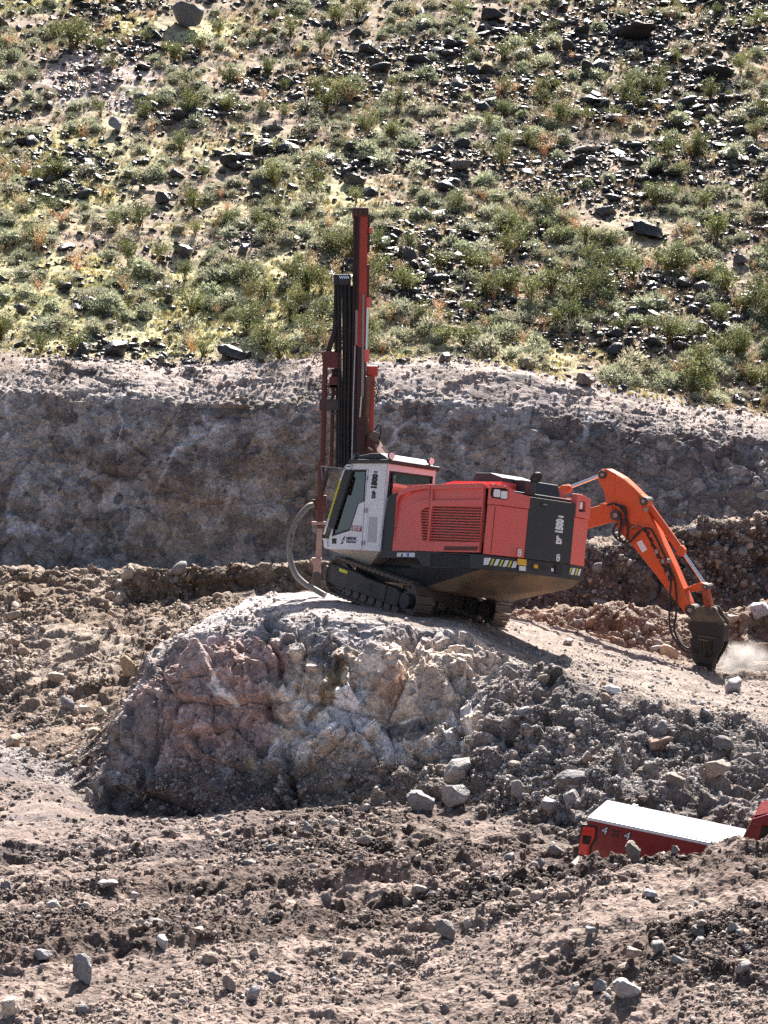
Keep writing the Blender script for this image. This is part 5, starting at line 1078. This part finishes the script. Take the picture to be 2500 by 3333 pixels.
# breaker
bk_ = empty('breaker', None); bk_.parent = exc
def zB(x, y): return (2150 + x * .18083, 1880 + y * .18083)
def EB(*pts): return [(lambda p: (p.x, p.z))(E(*zB(*q))) for q in pts]
def bpl(pts, w, y0=0.0, holes=()): return MB().plate(EB(*pts), [EB(*h) for h in holes], lambda u, v, d: Vector((u, y0 - w / 2 + d, v)), 0, w)
MUD = paint('muddy_olive_steel', (.06, .05, .04), .6, dirt=.6, dcol=(.24, .19, .13)); BRK = paint('dark_breaker_steel', (.018, .018, .017), .55, dirt=.25, dcol=(.08, .06, .045))
cs = [(575 + 66 * math.cos(a), 580 + 66 * math.sin(a)) for a in [k * .5236 for k in range(12)]]
for s_ in (-.20, .20): bpl(((505,560),(560,500),(640,510),(690,560),(720,520),(800,520),(860,545),(940,510),(1020,520),(1070,590),(1120,680),(1200,770),(1205,860),(600,800),(600,740),(510,640)), .05, s_).build('bracket_plate', MUD, bk_, .01)
for p, r in (((575,580),.085),((950,605),.10),((1125,820),.04)):
    q = E(*zB(*p)); MB().cyl(q + Vector((0, -.26, 0)), q + Vector((0, .26, 0)), r, n=20).build('bracket_pin', BLKD, bk_, .01)
bpl(((600,770),(1120,800),(1205,850),(1190,1060),(1180,1150),(1060,1140),(680,1110),(620,1060),(590,960),(560,900),(540,850)), .46).build('breaker_head', BRK, bk_, .03)
for s_ in (-.21, .21): bpl(((585,1080),(680,1040),(1180,1080),(1185,1200),(1120,1330),(1040,1460),(985,1570),(650,1500),(630,1350),(610,1250)), .06, s_, holes=(((800,1120),(1000,1150),(1000,1380),(930,1430),(850,1420),(800,1350)),)).build('breaker_housing', BRK, bk_, .02)
o = E(*zB(905, 1130)); o2 = E(*zB(900, 1620)); MB().cyl(o, o2, .17, .14, 20).build('breaker_piston', BRK, bk_, .01, True)
bpl(((650,1480),(990,1560),(975,1640),(950,1720),(850,1720),(720,1600),(640,1510)), .34).build('breaker_nose', BRK, bk_, .03)
o3 = E(*zB(900, 1960)); MB().cyl(E(*zB(905, 1680)), o3, .075, .06, 14).build('chisel', STL, bk_, 0, True)
for y in (1045, 1105): a = E(*zB(690, y), -.25); b = E(*zB(1000 - (y - 1045) * 2, y + 45), -.25); MB().bar(a, b, .02, .03).build('housing_rib', MUD, bk_)
bpl(((500,850),(560,840),(600,960),(570,980),(530,900)), .2).build('hose_port', BRK, bk_, .01)
# house and tracks, hidden behind the drill rig from the photograph
MB().box((-2.4, -1.25, .95), (.35, 1.25, 1.15)).box((-2.4, -1.2, 1.15), (-1.3, 1.2, 1.9)).box((-1.3, -1.2, 1.15), (-.1, -.1, 1.75)).build('house', ORG, exc, .05)
MB().box((-2.6, -1.2, 1.0), (-2.38, 1.2, 1.8)).build('counterweight', BLKD, exc, .06)
ec = MB().box((-1.2, .25, 1.15), (.35, 1.2, 2.75)).build('cab', ORG, exc, .06); 
for sgn in (-1, 1): MB().box((-1.0, .725 + sgn * .478 - .004, 1.75), (.2, .725 + sgn * .478 + .004, 2.6)).build('window', DGL, ec)
MB().box((.349, .33, 1.5), (.358, 1.12, 2.62)).build('window', DGL, ec)
for s_ in (-1, 1):
    V = MB(); yc = s_ * 1.0; pts = [(-2.4, .4), (-2.3, .12), (-2.1, .02), (.0, .02), (.25, .12), (.4, .4), (.25, .7), (0, .8), (-2.1, .8), (-2.3, .7)]
    V.plate(pts, [], lambda u, v, d: Vector((u, yc - .25 + d, v)), 0, .5).build('track', TRK, exc, .03)
MB().cyl((-1.15, 0, .6), (-1.15, 0, .97), .6).build('turntable', BLKD, exc)

# ------------------------------------------------------------------ pickup truck
yw, pt = R(-13), R(10.0)
pc = at(1918, 2664, 31.0)                      # rear top corner of the near bed side
MT0 = Matrix.Rotation(yw, 4, 'Z') @ Matrix.Rotation(pt, 4, 'Y') @ Matrix.Rotation(R(-2.2), 4, 'X')
MT = Matrix.Translation(pc) @ MT0 @ Matrix.Translation((0, 0, -1.42)); MTi = MT.inverted()
trk = empty('pickup_truck', None, MT); tag(trk, 'red pickup truck with white bed cover parked nose-down behind the foreground ridge', 'pickup truck')
def TP(px, py): p = on_plane(px, py, MT, (0, 0, 0), (0, 1, 0)); return (p.x, p.z)
def zt5(x, y): return (1800 + x * .42194, 2550 + y * .42194)
def T5(*p): return [TP(*zt5(*q)) for q in p]
tside = lambda u, v, d: Vector((u, d, v))
WID = 1.95
# bed sides: local y 0 near, WID far
def wheelarch(cx, r, n=10): return [(cx + r * math.cos(a), .42 + r * math.sin(a)) for a in [math.pi * k / n for k in range(n, -1, -1)]]
bedL = 2.02
out = [(0.02, 1.40), (bedL, 1.40), (bedL, .55)] + [(1.72, .55)] + [(p[0], p[1]) for p in wheelarch(1.22, .48)][::-1] + [(.55, .55), (.06, .62), (.0, 1.0)]
for d0, d1, nm in ((0, .06, 'bed_side'), (WID, WID - .06, 'bed_side')):
    bs = MB().plate(out, [], tside, d0, d1).build(nm, TRUCKRED, trk, .02)
    if d0 == 0: nearbed = bs
cr = MB()
for k in range(11):
    a = math.pi * k / 10; b = math.pi * (k + 1) / 10
    if k < 10: cr.add([(1.22 + .50 * math.cos(a), -.02, .42 + .50 * math.sin(a)), (1.22 + .62 * math.cos(a), .0, .42 + .62 * math.sin(a)), (1.22 + .62 * math.cos(b), .0, .42 + .62 * math.sin(b)), (1.22 + .50 * math.cos(b), -.02, .42 + .50 * math.sin(b))], [(0, 1, 2, 3)])
cr.build('wheel_arch', TRUCKRED, nearbed)
MB().box((.0, .06, .62), (.06, WID - .06, 1.38)).build('tailgate', TRUCKRED, trk, .015); MB().box((.06, .06, .6), (bedL, WID - .06, .68)).box((bedL - .06, .06, .6), (bedL, WID - .06, 1.36)).build('bed_floor', BLK, trk)
cvr = MB().box((.0, .03, 1.425), (bedL, WID - .03, 1.47)).build('bed_cover', COVER, trk, .02)
MB().box((-.005, -.004, 1.395), (bedL + .0, .09, 1.445)).box((-.005, WID - .09, 1.395), (bedL, WID + .004, 1.445)).box((-.02, .0, 1.39), (.03, WID, 1.44)).build('cover_rail', COVER, cvr, .012)
MB().box((.02, .110, 1.468), (bedL, .125, 1.476)).box((.02, WID - .125, 1.468), (bedL, WID - .110, 1.476)).box((bedL - .14, .1, 1.4705), (bedL - .134, WID - .1, 1.474)).box((.09, .1, 1.4705), (.094, WID - .1, 1.474)).build('cover_seam', STL, cvr)
MB().box((.38, WID - .14, 1.47), (.46, WID - .08, 1.50)).build('cover_latch', COVER, cvr, .008)
# tail lamp
tl = T5((238,330),(330,338),(335,365),(328,420),(292,480),(290,510),(284,560),(205,545),(208,490),(225,400)); tls = T5((222,312),(345,330),(350,370),(342,430),(305,490),(300,530),(292,572),(200,556),(200,490),(215,400))
MB().plate(tls, [], tside, -.012, .05).build('lamp_surround', RUB, nearbed, .005)
lm = MB().plate(tl, [], tside, -.035, .05).build('tail_lamp', TAILR, nearbed, .012); MB().plate(T5((240,395),(310,405),(290,470),(232,462)), [], tside, -.038, .0).build('clear_section', DGL, lm, .004)
MB().box((-.03, -.005, .80), (.0, .02, 1.28)).build('tailgate_edge', CHR, trk)
bm_ = T5((135,548),(205,540),(210,575),(275,572),(262,620),(135,630)); 
MB().box((-.22, .0, .47), (-.02, WID, .66)).build('bumper', CHR, trk, .04); MB().box((-.20, .04, .662), (.02, WID - .04, .69)).build('bumper_step', RUB, trk, .01)
b4 = TP(*zt5(488, 385)); tM = basis(Vector((b4[0], -.006, b4[1])), (1, 0, -.02), (0, 0, 1))
for tx, ox, m_, sq in (('4', -.155, WINK, 1.15), ('x', 0, TAGRED, 1.05), ('4', .155, WINK, 1.15)):
    lettering(tx, .15, tM @ Matrix.Translation((ox, .01 if tx == 'x' else 0, .001)), m_, 'lettering', nearbed, bold=-.001, squeeze=sq, shear=.1)
    lettering(tx, .15, tM @ Matrix.Translation((ox, .01 if tx == 'x' else 0, -.003)), INK, 'lettering_edge', nearbed, extr=.003, bold=.011, squeeze=sq, shear=.1)
# cab and front
cbx = bedL + .01
ch = [(cbx, .45), (cbx, 1.38), (cbx + .03, 1.60), (cbx + .10, 1.86), (cbx + .30, 1.97), (cbx + 1.75, 1.99), (cbx + 2.45, 1.38), (cbx + 2.5, .45)]
w1_ = [(cbx + .22, 1.42), (cbx + .26, 1.80), (cbx + 1.02, 1.87), (cbx + 1.02, 1.42)]; w2_ = [(cbx + 1.12, 1.42), (cbx + 1.12, 1.87), (cbx + 1.68, 1.87), (cbx + 2.16, 1.42)]
for d0, d1 in ((0.02, .10), (WID - .02, WID - .10)):
    o = MB().plate(ch, [w1_, w2_], tside, d0, d1).build('cab_side', TRUCKRED, trk, .02); MB().plate(w1_, [], tside, (d0 + d1) / 2 - .01, (d0 + d1) / 2 + .01).build('window', DGL, o); MB().plate(w2_, [], tside, (d0 + d1) / 2 - .01, (d0 + d1) / 2 + .01).build('window', DGL, o)
cb2 = MB().add([(cbx + .12, .1, 1.90), (cbx + .30, .1, 1.98), (cbx + 1.75, .1, 2.0), (cbx + .12, WID - .1, 1.90), (cbx + .30, WID - .1, 1.98), (cbx + 1.75, WID - .1, 2.0), (cbx + .5, WID / 2, 2.03), (cbx + 1.7, WID / 2, 2.03)], [(0,1,6),(1,2,7,6),(3,6,4),(4,6,7,5),(0,6,3),(2,5,7)]).build('cab_roof', TRUCKRED, trk)
MB().box((cbx, .1, .45), (cbx + .06, WID - .1, 1.42)).build('cab_back', TRUCKRED, trk); MB().add([(cbx + .06, .1, 1.42), (cbx + .06, WID - .1, 1.42), (cbx + .13, WID - .1, 1.89), (cbx + .13, .1, 1.89)], [(0, 1, 2, 3)]).build('rear_window', DGL, trk)
MB().add([(cbx + 1.75, .1, 1.99), (cbx + 1.75, WID - .1, 1.99), (cbx + 2.45, WID - .1, 1.38), (cbx + 2.45, .1, 1.38)], [(0, 1, 2, 3)]).build('windscreen', DGL, trk)
MB().box((cbx + 2.4, .03, .5), (cbx + 3.55, WID - .03, 1.36)).build('bonnet', TRUCKRED, trk, .1); MB().box((cbx + 3.5, .05, .4), (cbx + 3.68, WID - .05, .75)).build('front_bumper', CHR, trk, .05); MB().box((cbx + 3.54, .45, .8), (cbx + 3.6, WID - .45, 1.25)).build('radiator_grille', CHR, trk, .02)
for yy in (.1, WID - .45): MB().box((cbx + 3.53, yy, .95), (cbx + 3.59, yy + .35, 1.25)).build('headlight', LAMP, trk, .02)
MB().box((.1, .3, .5), (cbx + 3.2, WID - .3, .62)).build('chassis', BLKD, trk)
for wx in (1.22, cbx + 2.95):
    for wy in (.0, WID - .28):
        o = MB().cyl((wx, wy, .42), (wx, wy + .28, .42), .42, n=32).build('wheel', RUB, trk, .03, True); MB().cyl((wx, wy - .01, .42), (wx, wy + .29, .42), .24, n=24).build('rim', CHR, o, .01)
# ------------------------------------------------------------------ dust thrown up at the chisel
dp = at(2415, 2150, 53.6)
bm = bmesh.new(); bmesh.ops.create_icosphere(bm, subdivisions=3, radius=1); me = bpy.data.meshes.new('dust_cloud'); bm.to_mesh(me); bm.free()
dm = bpy.data.materials.new('airborne_dust'); dm.use_nodes = True; nn = dm.node_tree.nodes; ll = dm.node_tree.links; nn.remove(nn['Principled BSDF'])
pv = nn.new('ShaderNodeVolumePrincipled'); pv.inputs['Color'].default_value = (.93, .88, .85, 1); pv.inputs['Anisotropy'].default_value = .35
tc = nn.new('ShaderNodeTexCoord'); no = nn.new('ShaderNodeTexNoise'); no.inputs['Scale'].default_value = 1.6; no.inputs['Detail'].default_value = 4; ll.new(tc.outputs['Object'], no.inputs['Vector'])
gd = nn.new('ShaderNodeVectorMath'); gd.operation = 'LENGTH'; ll.new(tc.outputs['Object'], gd.inputs[0])
m1 = nn.new('ShaderNodeMapRange'); m1.inputs[1].default_value = .1; m1.inputs[2].default_value = 1.0; m1.inputs[3].default_value = 1; m1.inputs[4].default_value = 0; m1.interpolation_type = 'SMOOTHSTEP'; ll.new(gd.outputs['Value'], m1.inputs[0])
m2 = nn.new('ShaderNodeMapRange'); m2.inputs[1].default_value = .40; m2.inputs[2].default_value = .68; m2.inputs[3].default_value = 0; m2.inputs[4].default_value = 6; ll.new(no.outputs[0], m2.inputs[0])
mm = nn.new('ShaderNodeMath'); mm.operation = 'MULTIPLY'; ll.new(m1.outputs[0], mm.inputs[0]); ll.new(m2.outputs[0], mm.inputs[1]); ll.new(mm.outputs[0], pv.inputs['Density']); ll.new(pv.outputs[0], nn['Material Output'].inputs['Volume'])
me.materials.append(dm); o = link('dust_cloud', me); o.location = dp; o.scale = (.9, .6, .6); tag(o, 'pale dust puff rising beside the breaker tip', 'dust', None, 'stuff')
for _ in range(3):                                  # thing > part > sub-part, no deeper
    for o in list(C.objects):
        if o.parent and o.parent.parent and o.parent.parent.parent: o.parent = o.parent.parent
# ------------------------------------------------------------------ final pass: labels that still coincide are told apart by their order from the left
ORD = ['leftmost'] + [q + ' from left' for q in 'second third fourth fifth sixth seventh eighth ninth tenth eleventh twelfth thirteenth fourteenth fifteenth sixteenth seventeenth eighteenth nineteenth twentieth twenty-first twenty-second twenty-third twenty-fourth twenty-fifth twenty-sixth twenty-seventh twenty-eighth'.split()]
bylab = {}
for o in C.objects:
    if o.parent is None and 'label' in o.keys() and 'group' in o.keys(): bylab.setdefault(o['label'], []).append(o)
for lb, L in bylab.items():
    if 1 < len(L) <= 28:
        L.sort(key=lambda o: proj(np.array(o.location))[0])
        for k, o in enumerate(L): o['label'] = lb + ', ' + ('rightmost' if k == len(L) - 1 else ORD[k])
